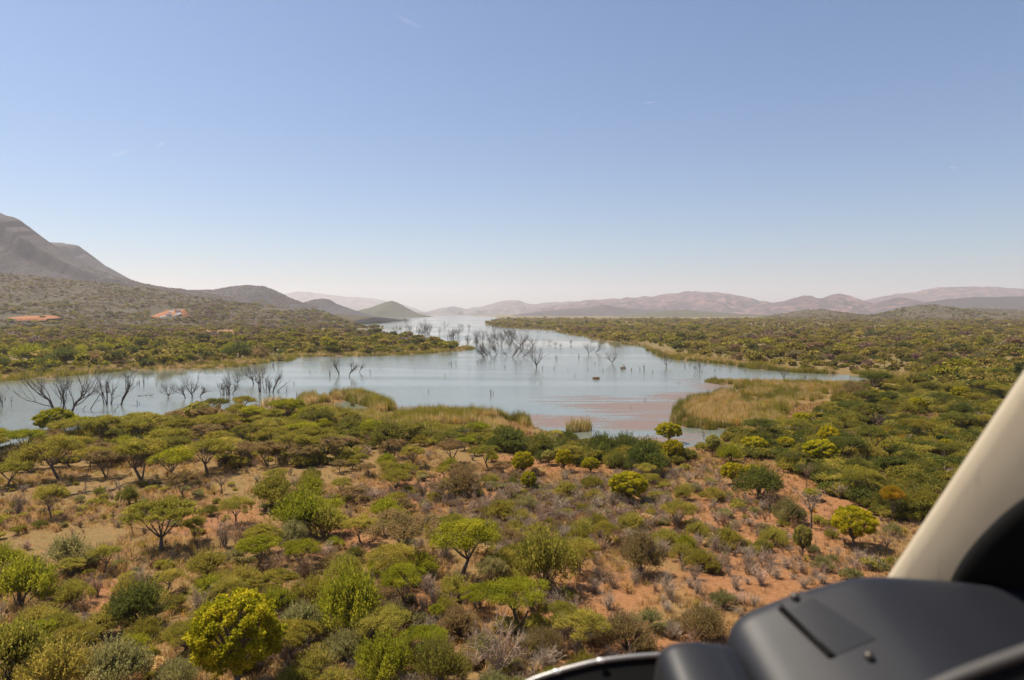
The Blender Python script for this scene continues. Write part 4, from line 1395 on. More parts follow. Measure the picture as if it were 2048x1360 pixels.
DEAD = [
    (110, 819, 92, 92, 'left', 'largest drowned tree, its black trunk leaning over to the picture edge', 'the largest drowned tree'),
    (127, 818, 24, 70, 'narrow', 'thin pale dead trunk between the two largest drowned trees', None),
    (141, 823, 88, 88, 'right', 'drowned dead tree with fan of long branches sweeping towards the narrow ones', 'the fan-shaped drowned tree'),
    (163, 821, 10, 10, 'lean', 'short slanting log end sticking out of the water below the fan-shaped tree', None),
    (178, 819, 30, 38, 'lean', 'slanting dead trunk between the fan-shaped tree and the narrow upright one', None),
    (214, 808, 34, 74, 'narrow', 'first narrow upright drowned tree, with several straight stems', 'the first narrow drowned tree'),
    (241, 810, 44, 74, 'right', 'drowned tree with a bundle of curved upright stems beside the narrow one', 'the bundled drowned tree'),
    (226, 822, 16, 14, 'lean', 'low dead branch slanting out of the water at the bundled tree', None),
    (4, 813, 14, 32, 'narrow', 'short dead trunk cut by the picture edge', 'the dead trunk at the picture edge'),
    (23, 810, 12, 20, 'snag', 'small forked snag beside the dead trunk at the picture edge', None),
    (337, 794, 46, 32, 'spread', 'low dead tree with a drooping brushy branch in the left arm of the lake', 'the drooping dead tree'),
    (372, 796, 26, 34, 'left', 'dead branch leaning towards the drooping tree', None),
    (383, 795, 36, 44, 'spread', 'dead tree with a wide open fork alone in mid water', 'the open-fork dead tree'),
    (399, 794, 22, 26, 'right', 'short dead branch leaning away from the open-fork tree', None),
    (446, 790, 16, 36, 'narrow', 'thin stiff dead tree, first of a row of three', 'the stiff row of three dead trees'),
    (457, 789, 22, 46, 'narrow', 'tallest of the stiff row of three dead trees', None),
    (465, 788, 14, 22, 'right', 'shortest of the stiff row of three dead trees', None),
    (475, 768, 28, 26, 'spread', 'low arching dead tree behind the stiff row', None),
    (508, 768, 22, 44, 'left', 'dead tree leaning out behind the bushy dead tree', None),
    (521, 784, 46, 56, 'narrow', 'bushy dead tree with many upright stems in mid channel', 'the bushy dead tree'),
    (545, 785, 24, 48, 'right', 'slim dead tree leaning away beside the bushy one', None),
    (538, 784, 12, 30, 'narrow', 'short upright stem between the bushy and the slim dead tree', None),
    (550, 784, 34, 24, 'lean', 'long low dead branch pointing away from the bushy dead tree', None),
    (558, 789, 14, 16, 'snag', 'small dead crown near the small reed clump', None),
    (573, 785, 8, 16, 'snag', 'thin snag right beside the small reed clump', None),
    (679, 750, 18, 34, 'left', 'dead tree leaning outward in the pair below the low spit', None),
    (697, 752, 30, 36, 'right', 'larger dead tree of the pair below the low spit', 'the dead pair below the low spit'),
    (718, 744, 16, 18, 'right', 'small leaning snag next to the dead pair below the low spit', None),
    (1073, 735, 30, 42, 'spread', 'lone dead tree with a neat goblet shape in open water', 'the goblet-shaped dead tree'),
    (1041, 693, 44, 33, 'spread', 'wide dark dead tree at the back of the drowned grove', 'the wide tree of the drowned grove'),
    (1024, 715, 26, 32, 'right', 'upright dead tree at the front of the drowned grove', 'the front tree of the drowned grove'),
    (1044, 715, 36, 22, 'right', 'low leaning dead tree at the front of the drowned grove', None),
    (1034, 714, 18, 20, 'right', 'small dead tree wedged between the two front trees of the grove', None),
    (1003, 692, 28, 36, 'narrow', 'tall dense dead tree in the middle of the drowned grove', 'the tall dense tree of the drowned grove'),
    (1177, 708, 22, 22, 'spread', 'first of two ragged dead trees in the open bay', 'the two ragged dead trees'),
    (1190, 706, 26, 20, 'right', 'second of two ragged dead trees in the open bay, with a long slanting arm', None),
    (1225, 727, 32, 26, 'spread', 'fan-shaped pale dead tree in the open bay', 'the pale fan tree in the bay'),
    (1332, 733, 28, 24, 'spread', 'dead tree with fine twigs close to the far right shore', 'the fine-twigged dead tree'),
    (1399, 744, 34, 30, 'narrow', 'twin-stemmed dead tree at the mouth of the narrow inlet', 'the twin-stemmed dead tree'),
    (1568, 757, 22, 19, 'spread', 'small dead tree inside the narrow inlet', 'the small dead tree in the inlet'),
    (845, 676, 32, 30, 'narrow', 'tall dead cluster rising behind the low spit', 'the tall dead cluster behind the spit'),
    (792, 666, 24, 17, 'spread', 'spreading dead tree standing off the hut', 'the dead tree off the hut'),
    (890, 656, 16, 13, 'spread', 'small dark dead tree far up the lake', 'the small dark tree up the lake'),
    (1408, 880, 10, 22, 'snag', 'small dead tree at the water behind the slim pale tree', None),
]
for i, (x, y, w, h, st, lab, mark) in enumerate(DEAD):
    dead_tree(x, y, w, h, st, lab, mark, 900 + i)
rs = random.Random(5)
small = []
for (x0, x1, y0, y1, n, hmin, hmax, st) in [(935, 990, 676, 692, 14, 14, 20, 'narrow'), (968, 1016, 704, 718, 11, 13, 20, 'left'), (985, 1068, 664, 694, 9, 14, 24, 'spread'), (820, 866, 662, 677, 6, 14, 24, 'narrow'),
                                          (866, 922, 668, 682, 8, 12, 19, 'narrow'), (800, 830, 658, 668, 4, 9, 13, 'spread'), (920, 950, 654, 660, 5, 6, 9, 'spread'),
                                          (1000, 1030, 662, 676, 5, 9, 14, 'narrow'), (1040, 1064, 690, 700, 3, 10, 16, 'spread'), (960, 1090, 655, 668, 9, 5, 9, 'snag'),
                                          (770, 860, 642, 650, 5, 5, 9, 'spread'), (1095, 1150, 684, 696, 4, 7, 11, 'spread'), (1040, 1110, 668, 682, 5, 6, 10, 'snag')]:
    for k in range(n):
        y = rs.uniform(y0, y1)
        h = rs.uniform(hmin, hmax)
        small.append((rs.uniform(x0, x1), y, h * rs.uniform(.7, 1.2), h, st))
for i, (x, y, w, h, st) in enumerate(small):
    dead_tree(x, y, w, h, st, None, None, 1200 + i)
# bare sticks that just break the surface
SN = [(547, 732, 9), (483, 740, 7), (620, 745, 6), (587, 768, 5), (660, 752, 12), (740, 746, 7), (278, 768, 10), (288, 769, 12), (313, 768, 6), (408, 742, 6), (430, 748, 5), (388, 782, 9), (275, 808, 8),
      (982, 790, 11), (986, 789, 7), (857, 784, 5), (903, 730, 8), (912, 728, 6), (899, 729, 6), (1085, 738, 7), (1108, 738, 7), (1114, 718, 8), (1158, 716, 9), (1248, 736, 8), (1243, 742, 7), (1288, 741, 11),
      (1280, 740, 7), (1263, 741, 6), (1305, 746, 6), (1370, 733, 8), (1380, 731, 6), (1290, 803, 7), (1262, 818, 5), (1430, 742, 5), (1460, 742, 5), (1490, 744, 6), (1610, 757, 7), (1612, 757, 5), (1176, 740, 6),
      (1207, 742, 5), (1356, 768, 5), (1333, 735, 6), (1190, 728, 6), (955, 726, 6), (940, 740, 5), (1010, 735, 5), (760, 738, 4), (830, 742, 4), (890, 752, 4), (1060, 760, 4), (1136, 742, 4), (1150, 752, 4)]
rr_ = np.random.default_rng(77)
SNAG_ME = []
for v in range(6):
    mb = MB()
    r = np.random.default_rng(60 + v)
    mb.tube(np.array([(0, 0, -.4), (r.normal(0, .06), 0, .5), (r.normal(0, .18), 0, 1.0)]), np.array([.085, .07, .03]), 5)
    if v % 2:
        limb(mb, (0, 0, .3), (r.uniform(-1, 1), .2, .8), .5, .05, 1, r)
    if v % 3 == 0:
        mb.tube(np.array([(.35, .1, -.3), (.4, .1, .3), (.5, .1, .55)]), np.array([.06, .05, .02]), 5)
    SNAG_ME.append(mb.mesh('snag', DEADBARK))
for i, (x, y, h) in enumerate(SN):
    X, Y = [float(v) for v in to_plane(x, y)]
    o = link('drowned_snag', SNAG_ME[i % 6])
    s = h * math.hypot(Y, CAMZ) / FPX
    o.location = (X, Y, 0)
    o.scale = (s * 1.1, s * 1.1, s)
    o.rotation_euler = (0, 0, rs.uniform(0, 6.28))
    THINGS.append(dict(o=o, kind='drowned_snag', X=X, Y=Y, W=s, H=s, tint=None, label=None, group='snags just breaking the water'))
# fallen branch on the open grass, floating log
def fallen(x0, y0, x1, y1, name, label, cat, water=False, r0=.14):
    ax, ay, az = hit([x0, x1], [y0, y1]) if not water else (*to_plane([x0, x1], [y0, y1]), np.zeros(2))
    root = bpy.data.objects.new(name, None)
    COL.objects.link(root)
    root.location = (ax[0], ay[0], az[0])
    root['label'], root['category'] = label, cat
    v = np.array([ax[1] - ax[0], ay[1] - ay[0], az[1] - az[0]])
    r = np.random.default_rng(int(x0))
    P = np.linspace(0, 1, 8)[:, None] * v + r.normal(0, .10, (8, 3)) * np.array([1, 1, .6]) + np.array([0, 0, .05 if water else .22])
    mb = MB()
    mb.tube(P, np.linspace(r0, r0 * .35, 8), 6)
    link('trunk', mb.mesh('fallen_trunk', DEADBARK), root)
    for k in range(2 if water else 5):
        mb = MB()
        d = unit(unit(v) + r.normal(0, .8, 3) + np.array([0, 0, .5]))
        limb(mb, P[r.integers(2, 7)], d, np.linalg.norm(v) * .3, r0 * .5, 1, r)
        link('branch', mb.mesh('fallen_branch', DEADBARK), root)
    LANDMARKS.append((float(ax.mean()), float(ay.mean()), 'the fallen ' + ('log' if water else 'branch')))


fallen(140, 992, 215, 983, 'fallen_branch', 'grey fallen tree lying across the open grass', 'fallen tree')
fallen(218, 984, 246, 972, 'fallen_branch', 'arched dead branch at the end of the fallen tree', 'dead branch')
fallen(276, 792, 308, 791, 'floating_log', 'dark log floating low in the water off the drowned trees', 'log', True, .16)

# ------------------------------------------------------------------ reed clumps that stand alone
REED_ME = [proto_reeds(40 + i, LEAF, 230, 1.0, 1.0) for i in range(3)]
for i, (x, y, w, h, tint, lab, mark) in enumerate([
        (1157, 860, 54, 34, 'straw', 'round reed island alone in the reddish shallows', 'the reed island'),
        (1145, 863, 30, 22, 'grey-green', 'low greener reeds at the side of the round reed island', None),
        (548, 812, 54, 26, 'straw', 'golden reed clump on the near shore beside the dead trees', 'the small reed clump'),
        (436, 818, 12, 18, 'grey-green', 'small upright green reed tuft, first of three along the shore', None),
        (465, 818, 12, 16, 'grey-green', 'small upright green reed tuft, second of three along the shore', None),
        (480, 818, 20, 20, 'grey-green', 'small upright green reed tuft, widest of three along the shore', None),
        (1192, 758, 15, 7, 'brown', 'low brown reed tussock alone in mid lake', 'the brown tussock'),
        (1246, 737, 12, 5, 'brown', 'tiny brown tussock beside the pale fan tree in the bay', None),
        (705, 812, 9, 15, 'deep olive', 'dark reed tuft standing in the small pond', None)]):
    X, Y = [float(v) for v in to_plane(x, y)]
    dep = math.hypot(Y, CAMZ)
    root = bpy.data.objects.new('reed_clump', None)
    COL.objects.link(root)
    root.location = (X, Y, -.05)
    root.scale = (w * dep / FPX / 2.1, w * dep / FPX / 2.1, h * dep / FPX)
    for k, (t, s, dx) in enumerate([(tint, 1.0, 0), (tint if tint == 'brown' else 'straw' if tint != 'straw' else 'olive', .8, .2)]):
        o = link('reeds', REED_ME[(i + k) % 3], root)
        o.location = (dx, 0, 0)
        o.scale = (s, s, s * .95)
        c = TINT[t]
        o.color = (*c, 1)
    root['label'], root['category'], root['group'] = lab, 'reed clump', 'reed clumps in the shallows'
    if mark:
        LANDMARKS.append((X, Y, mark))
# ------------------------------------------------------------------ uncountable growth (instanced): far bush, grass, reeds
def instancer(name, label, meshes, X, Y, Z, S, SZ, idx, tint, **props):
    coll = bpy.data.collections.new(name + '_source')
    for i, me in enumerate(meshes):
        o = bpy.data.objects.new('%s_%02d' % (name, i), me)
        coll.objects.link(o)
    n = len(X)
    me = bpy.data.meshes.new(name)
    me.vertices.add(n)
    me.vertices.foreach_set('co', np.stack([X, Y, Z], 1).astype(np.float32).ravel())

    def put(nm, tp, field, arr):
        a = me.attributes.new(nm, tp, 'POINT')
        a.data.foreach_set(field, np.ascontiguousarray(arr).ravel())
    put('scl', 'FLOAT_VECTOR', 'vector', np.stack([S, S, SZ], 1).astype(np.float32))
    put('rot', 'FLOAT_VECTOR', 'vector', np.stack([np.zeros(n), np.zeros(n), rng.uniform(0, 6.28, n)], 1).astype(np.float32))
    put('idx', 'INT', 'value', np.asarray(idx, np.int32))
    put('tint', 'FLOAT_VECTOR', 'vector', np.asarray(tint, np.float32))
    g = bpy.data.node_groups.new(name, 'GeometryNodeTree')
    g.interface.new_socket('Geometry', in_out='INPUT', socket_type='NodeSocketGeometry')
    g.interface.new_socket('Geometry', in_out='OUTPUT', socket_type='NodeSocketGeometry')
    N, L = g.nodes.new, g.links.new
    gi, go, ip, ci = N('NodeGroupInput'), N('NodeGroupOutput'), N('GeometryNodeInstanceOnPoints'), N('GeometryNodeCollectionInfo')
    ci.inputs['Collection'].default_value = coll
    ci.inputs['Separate Children'].default_value = True
    ci.inputs['Reset Children'].default_value = True

    def at(nm, dt):
        x = N('GeometryNodeInputNamedAttribute')
        x.data_type = dt
        x.inputs[0].default_value = nm
        return x.outputs[0]
    L(gi.outputs[0], ip.inputs['Points'])
    L(ci.outputs[0], ip.inputs['Instance'])
    ip.inputs['Pick Instance'].default_value = True
    L(at('idx', 'INT'), ip.inputs['Instance Index'])
    L(at('scl', 'FLOAT_VECTOR'), ip.inputs['Scale'])
    e2r = N('FunctionNodeEulerToRotation')
    L(at('rot', 'FLOAT_VECTOR'), e2r.inputs[0])
    L(e2r.outputs[0], ip.inputs['Rotation'])
    L(ip.outputs[0], go.inputs[0])
    ob = link(name, me, kind='stuff', label=label)
    ob.modifiers.new('scatter', 'NODES').node_group = g
    return ob


def pick(names, w, n, r):
    a = np.array([TINT[k] for k in names])
    k = r.choice(len(names), n, p=np.array(w) / sum(w))
    return a[k] * r.uniform(.82, 1.18, (n, 1)), k


FARB = [proto_far(600 + i, 'bush') for i in range(5)]
FARF = [proto_far(620 + i, 'flat') for i in range(3)]
FARX = [proto_far(640 + i, 'bare') for i in range(2)]
FART = [proto_far(660 + i, 'tiny') for i in range(4)]
MIDB = [proto_mid(720 + i) for i in range(4)] + [proto_mid(730 + i, True) for i in range(2)]
MIDX = [proto_midbare(740 + i) for i in range(3)]
BUSHES = FARB + FARF + FARX
r = np.random.default_rng(99)


def sector(n, r0, r1, a0, a1):
    rad = np.sqrt(r.uniform(r0 * r0, r1 * r1, n))
    a = r.uniform(R_(a0), R_(a1), n)
    return rad * np.sin(a), rad * np.cos(a)


# exclusions: plants already placed, red cuts, road
OPEN_PX = [[(290, 616), (352, 619), (362, 634), (330, 639), (298, 634)], [(-5, 628), (98, 631), (98, 640), (-5, 640)], [(400, 660), (470, 660), (470, 668), (400, 668)], [(520, 616), (600, 617), (600, 622), (520, 622)]]
PLa = np.array(PLACED)


def keep_land(X, Y, dmin):
    d = shore_distance(X, Y)
    k = d > dmin
    return k, d


# plains on both sides beyond the near shore
X, Y = sector(62000, 250, 2600, -50, 50)
X2, Y2 = sector(34000, 250, 1200, -50, 50)
X3, Y3 = sector(9000, 250, 640, -50, 50)
X, Y = np.concatenate([X, X2, X3]), np.concatenate([Y, Y2, Y3])
k, d = keep_land(X, Y, 4)
X, Y, d = X[k], Y[k], d[k]
Z = terrain_z(X, Y, d)
px, py = project(X, Y, Z)
clump = fbm(X / 55, Y / 55, 4, 8)
fine_ = fbm(X / 14, Y / 14, 2, 9)
dens = np.clip((clump - .32) * 3.6, .10, 1) * np.clip((fine_ - .28) * 3.2, .12, 1)
dens = np.where((d < 26) & (py < 770) & (px > 1240), dens, dens)
dens = np.where(d < 70, np.maximum(dens, .34), dens)
dens = np.where((d < 30) & (py < 775) & (px > 1240), dens * np.clip((d - 12) / 10, 0, 1), dens)
dens = np.where((px < 960) & (py > 690), dens * np.clip((d - 7) / 6, 0, 1), dens)
dens = np.where(py > 780, 1.0, dens)
ok = r.random(len(X)) < dens
for p in OPEN_PX:
    ok &= ~in_poly(px, py, p)
nearheld = in_poly(px, py, [(-30, 692), (200, 684), (420, 684), (600, 684), (930, 690), (950, 700), (535, 730), (-30, 760)])
ok &= ~(nearheld & (r.random(len(X)) < .3))
ok &= ~((py > 745) & (px > -60) & (px < 2100) & (py < 1000) & (np.hypot(X, Y) < 330) & (px > 1385) & ((px < 1700) | (py > 800)))
ok &= ~((py > 780) & (px < 1400) & (px > -40))
X, Y, Z, px, py, d, clump = X[ok], Y[ok], Z[ok], px[ok], py[ok], d[ok], clump[ok]
n = len(X)
left = px < 960
tl, _ = pick(['olive', 'brownish', 'light olive', 'brown', 'deep olive', 'dark green', 'grey', 'bright green'], [3, 2.6, 2, 1.6, 2, 1.0, 1.2, .8], n, r)
tr, _ = pick(['olive', 'light olive', 'brownish', 'deep olive', 'dark green', 'grey-green', 'brown', 'bright green'], [3, 3.4, 1.2, 1.4, .6, 1, .7, .8], n, r)
tg, _ = pick(['bright green', 'light olive', 'dark green', 'olive', 'yellow-green', 'brownish'], [3, 2, 1.4, 2, .25, .6], n, r)
patch = fbm(X / 120, Y / 120, 3, 21)
tint = np.where(left[:, None], tl, tr)
belt = left & (py > 688) | (patch > .60)
tint = np.where(belt[:, None], tg, tint) * np.where(left[:, None], np.array([.68, .64, .8]), np.array([.84, .79, 1.0]))
S = r.lognormal(-.05, .42, n) * np.where(left & (py > 600), 1.12, 1.0)
S = np.clip(S, .35, 2.3) * np.where(np.hypot(X, Y) > 1300, 1.25, 1)
idx = np.where(r.random(n) < .70, r.integers(0, 5, n), np.where(r.random(n) < .8, r.integers(5, 8, n), r.integers(8, 10, n)))
instancer('bushveld', 'dense mixed thorn bush covering the plains on both sides of the lake', BUSHES, X, Y, Z - .1, S, S * r.uniform(.75, 1.15, n), idx, tint)

# bush on the mountain slopes and kopjes
SX, SY, SZ_, ST, SS = [], [], [], [], []
for hname, cnt, x0, x1, y0, y1, names, w, sc_ in [
        ('foothill', 44000, -1750, 200, 760, 1800, ['olive', 'brown', 'light olive', 'grey', 'brownish', 'deep olive'], [2, 2.4, 1.8, 1.8, 2, .8], 1.0),
        ('mountain', 26000, -2750, -500, 1750, 2760, ['brown', 'olive', 'brownish', 'grey', 'deep olive'], [2, 2, 2, 1.6, 1.2], 1.1),
        ('hillA', 7000, -1500, -650, 2450, 3200, ['brown', 'olive', 'brownish', 'grey'], [1.6, 2, 2, 1.2], 1.2),
        ('cones', 7000, -1150, -400, 2900, 4320, ['olive', 'deep olive', 'brownish'], [2, 2, 1], 1.3),
        ('kopjes', 16000, 600, 2100, 1650, 2720, ['brownish', 'brown', 'olive', 'light olive', 'deep olive'], [2.4, 2, 2, 1, 1], 1.1)]:
    X, Y = r.uniform(x0, x1, cnt), r.uniform(y0, y1, cnt)
    z = np.full(cnt, -60.0)
    for h in HILLS:
        z = np.maximum(z, h.z(X, Y))
    g = ground_z(X, Y, np.full(cnt, 200.0))
    k = (z > g + .5) & (fbm(X / 40, Y / 40, 3, 31) > .36)
    px, py = project(X, Y, z)
    k &= (px > -150) & (px < 2200) & (shore_distance(X, Y) > 3)
    for p in OPEN_PX:
        k &= ~in_poly(px, py, p)
    t, _ = pick(names, w, cnt, r)
    t = t * np.array([.62, .60, .62])      # sparse, half-leafless hillside scrub
    SX.append(X[k]); SY.append(Y[k]); SZ_.append(z[k]); ST.append(t[k]); SS.append(np.clip(r.lognormal(0, .3, k.sum()), .5, 2) * sc_)
X, Y, Z, T_, S = np.concatenate(SX), np.concatenate(SY), np.concatenate(SZ_), np.concatenate(ST), np.concatenate(SS)
instancer('hillside_scrub', 'low grey-brown scrub dotted over the mountain slopes and kopjes', FART, X, Y, Z - .35, S * .8, S * .55, r.integers(0, 4, len(X)), T_)

# bush outside the frame's sides and behind, so that the plain goes on
X, Y = sector(4200, 26, 330, -75, 75)
k, d = keep_land(X, Y, 3)
X, Y, d = X[k], Y[k], d[k]
Z = terrain_z(X, Y, d)
px, py = project(X, Y, Z)
k = ((px < -60) | (px > 2110) | (py > 1450)) & (np.hypot(X, Y) > 30) & (r.random(len(X)) < .5)
k &= ~((py < 1450) & (px < 2110) & (px > -60))
X, Y, Z = X[k], Y[k], Z[k]
t, _ = pick(['olive', 'light olive', 'brownish', 'grey', 'deep olive'], [3, 2, 1, 1, 2], len(X), r)
S = np.clip(r.lognormal(-.1, .3, len(X)), .4, 1.6)
instancer('scrub', 'bush going on beyond the sides of the view', MIDB + MIDX, X, Y, Z - .05, S, S * .9, r.integers(0, 9, len(X)), t)

# low growth that fills the gaps between the bushes
UX, UY, UZ, UT, US, UI = [], [], [], [], [], []
for poly, cnt, smin, smax, bare, names, w in [
        ([(1400, 900), (1480, 870), (1600, 850), (1700, 790), (1850, 770), (2060, 755), (2060, 900), (1850, 1040), (1790, 1050), (1680, 1000), (1620, 960), (1560, 930)], 1500, .5, .95, .10, ['deep olive', 'dark green', 'olive', 'light olive'], [3, 2, 3, 1]),
        ([(-40, 880), (120, 880), (300, 850), (430, 834), (620, 838), (720, 866), (830, 885), (700, 930), (560, 935), (430, 935), (300, 935), (150, 925), (-40, 940)], 700, .35, .8, .3, ['olive', 'light olive', 'brownish', 'deep olive'], [3, 2, 1.4, 1]),
        ([(700, 850), (1000, 866), (1160, 894), (1320, 902), (1400, 922), (1300, 940), (1130, 930), (1000, 903), (820, 898)], 380, .4, .85, .25, ['olive', 'deep olive', 'dark green', 'light olive'], [2, 2, 1, 1]),
        ([(560, 950), (1290, 950), (1360, 1040), (1540, 1100), (1560, 1190), (1480, 1260), (1320, 1310), (1060, 1400), (560, 1400), (600, 1130)], 1150, .14, .42, .68, ['light olive', 'grey-green', 'olive', 'brownish'], [2, 1.4, 1.6, 1.6]),
        ([(560, 950), (1290, 950), (1360, 1040), (1540, 1100), (1560, 1190), (1480, 1260), (1320, 1310), (1060, 1400), (200, 1400), (560, 1130)], 1000, .25, .5, .96, ['straw', 'light olive'], [1, 1]),
        ([(1480, 795), (1600, 790), (1560, 850), (1480, 870)], 60, .25, .5, .2, ['olive', 'light olive'], [1, 1]),
        ([(-40, 960), (560, 945), (600, 1130), (560, 1400), (-40, 1400)], 330, .12, .36, .55, ['grey-green', 'light olive', 'olive'], [1.4, 2, 1.6]),
        ([(1290, 950), (1420, 925), (1500, 1010), (1700, 1060), (1800, 1060), (1800, 1140), (1600, 1190), (1540, 1090), (1350, 1040)], 260, .18, .45, .8, ['grey-green', 'light olive'], [1, 1])]:
    a = np.array(poly, float)
    cx, cy_, _ = hit(a[:, 0], np.clip(a[:, 1], 650, 2000))
    X, Y = r.uniform(cx.min(), cx.max(), cnt * 14), r.uniform(cy_.min(), cy_.max(), cnt * 14)
    d = shore_distance(X, Y)
    Z = terrain_z(X, Y, d)
    px, py = project(X, Y, Z)
    k = in_poly(px, py, poly) & (d > 2) & (fbm(X / 10, Y / 10, 3, 61) > .40)
    X, Y, Z = X[k][:cnt], Y[k][:cnt], Z[k][:cnt]
    n = len(X)
    t, _ = pick(names, w, n, r)
    tb, _ = pick(['grey', 'brown', 'pinkish grey'], [2, 1.4, 2], n, r)
    isb = r.random(n) < bare
    UX.append(X); UY.append(Y); UZ.append(Z); UT.append(np.where(isb[:, None], tb, t))
    s_ = r.uniform(smin, smax, n)
    US.append(np.where(isb, np.clip(s_ * 1.5, .3, 1.1), s_)); UI.append(np.where(isb, r.integers(6, 9, n), np.where(r.random(n) < .12, 4, r.integers(0, 4, n))))
X, Y, Z, T_, S, I_ = [np.concatenate(v) for v in (UX, UY, UZ, UT, US, UI)]
instancer('undergrowth', 'low mixed scrub and dry twigs filling the gaps between the bushes', MIDB + MIDX, X, Y, Z - .03, S, S * r.uniform(.8, 1.1, len(X)), I_, T_)

# dry grass tufts and small forbs over the near ground
GRM = [proto_grass(700 + i, LEAF_I) for i in range(4)] + [proto_far(680 + i, 'bare') for i in range(2)]
X, Y = sector(84000, 44, 210, -42, 42)
k, d = keep_land(X, Y, 1.0)
X, Y, d = X[k], Y[k], d[k]
Z = terrain_z(X, Y, d)
px, py = project(X, Y, Z)
redm = np.zeros(len(X))
for x, y, w, h in RED:
    redm = np.maximum(redm, np.exp(-((px - x) / w) ** 2 - ((py - y) / h) ** 2))
g = fbm(X / 9, Y / 9, 3, 41)
k = r.random(len(X)) < np.clip((g - .33) * 4, .08, 1) * (1 - .72 * redm)
X, Y, Z, redm = X[k], Y[k], Z[k], redm[k]
n = len(X)
t, _ = pick(['straw', 'light olive', 'grey', 'ochre', 'pinkish grey'], [5, 1.6, 1.2, .15, 1], n, r)
t = t * np.array([.88, .76, .70])
big = r.random(n) < .06
S = np.where(big, r.uniform(.18, .45, n), r.uniform(.6, 1.5, n))
idx = np.where(big, r.integers(4, 6, n), r.integers(0, 4, n))
instancer('dry_grass', 'dry straw-coloured grass tufts over the open ground', GRM, X, Y, Z, S, S, idx, t)

# faint high cloud wisps, well outside the haze
cm, nt, out = new_mat('cloud_ice')
pv = node(nt, 'ShaderNodeVolumePrincipled')
pv.inputs['Color'].default_value = (1, 1, 1, 1)
pv.inputs['Density'].default_value = .0011
nt.links.new(pv.outputs[0], out.inputs['Volume'])
for (x, y, L, wd, tl) in [(236, 308, 52, 11, .22), (318, 288, 20, 9, .7), (815, 42, 80, 9, -.5), (1300, 205, 46, 8, .1), (1905, 335, 20, 6, .2)]:
    d = raydir(x, y)
    D = 5200 / d[2]
    mb = MB()
    rw = np.random.default_rng(int(x))
    for k in range(4):
        ph = rw.normal(0, .3, 2)
        Lm, Wm = L * D / FPX * rw.uniform(.5, 1), wd * D / FPX * rw.uniform(.3, .6)
        t = np.linspace(-.5, .5, 13)
        P = np.stack([t * Lm + ph[0] * Lm * .4, np.sin(t * 3 + k) * Wm * 1.2 + ph[1] * 200, t * Lm * tl + ph[1] * Wm * 1.5 + np.sin(t * 5 + k) * Wm * .3], 1)
        mb.tube(P, Wm * .5 * np.cos(t * math.pi * .98) ** 1.5 * (1 + .3 * np.sin(t * 17 + k)) + 1, 10)
    o = link('cloud', mb.mesh('cloud', cm, True), kind='stuff', label='faint wisp of high ice cloud')
    o.location = (float(d[0] * D), float(d[1] * D), CAMZ + 5200)

# reeds along the shores
RM = [proto_reeds(800 + i, LEAF_I, 46, .95, 2.2) for i in range(5)]
REEDS = [  # outline in the photo, number thrown, height factor, colours
    ([(60, 892), (230, 846), (340, 822), (400, 808), (430, 834), (330, 858), (200, 880), (80, 905)], 2600, .9, ['straw', 'ochre', 'light olive'], [3, .8, 1.4]),
    ([(588, 813), (600, 797), (690, 786), (745, 794), (790, 820), (786, 838), (752, 830), (738, 812), (690, 799), (640, 806), (605, 818)], 2300, .95, ['olive', 'straw', 'grey-green', 'ochre'], [2.0, 3, 1.0, .8]),
    ([(786, 834), (830, 826), (1040, 834), (1060, 852), (980, 866), (820, 858)], 2700, 1.0, ['straw', 'ochre', 'olive', 'light olive'], [4, 1, 1.0, 1]),
    ([(620, 828), (760, 832), (980, 858), (1000, 872), (880, 880), (730, 858), (640, 850)], 2600, .8, ['light olive', 'straw', 'light olive', 'olive'], [3, 2, 1, .6]),
    ([(1404, 761), (1500, 765), (1620, 770), (1722, 774), (1700, 790), (1590, 786), (1545, 797), (1480, 790), (1470, 774)], 2600, .8, ['straw', 'ochre', 'olive', 'light olive'], [4, 1.2, 1.4, .8]),
    ([(1480, 790), (1545, 800), (1600, 800), (1560, 850), (1500, 876), (1440, 884), (1464, 862), (1500, 830)], 1500, .9, ['straw', 'light olive', 'olive', 'ochre'], [3, 1.6, 1.4, .8]),
    ([(1500, 797), (1600, 786), (1650, 795), (1590, 814), (1510, 818)], 500, .8, ['straw', 'light olive', 'olive'], [3, 1, 1]),
    ([(1346, 850), (1348, 826), (1380, 800), (1450, 788), (1486, 800), (1500, 835), (1470, 858), (1420, 858)],
     3300, 1.1, ['straw', 'ochre', 'olive', 'light olive'], [5, 1.2, .8, .8]),
    ([(1240, 684), (1330, 706), (1400, 716), (1480, 726), (1600, 742), (1700, 746), (1800, 752), (1990, 756), (1990, 768), (1790, 768), (1640, 752), (1480, 738), (1310, 722), (1280, 704)], 9500, 1.0, ['straw', 'ochre', 'light olive', 'olive'], [4, 1, 1.4, 1]),
    ([(-20, 745), (200, 735), (420, 722), (530, 716), (600, 706), (700, 706), (860, 698), (960, 694), (950, 702), (780, 716), (590, 722), (540, 730), (260, 746), (-20, 768)], 6500, .8, ['straw', 'brown', 'olive', 'light olive'], [2.4, 1.4, 1.4, .8]),
    ([(960, 650), (1100, 658), (1200, 672), (1290, 688), (1320, 712), (1280, 706), (1160, 682), (1080, 664), (960, 656)], 3500, .9, ['straw', 'brown', 'olive'], [2.4, 1.4, 1.2]),
]
RX, RY, RZ, RS, RT = [], [], [], [], []
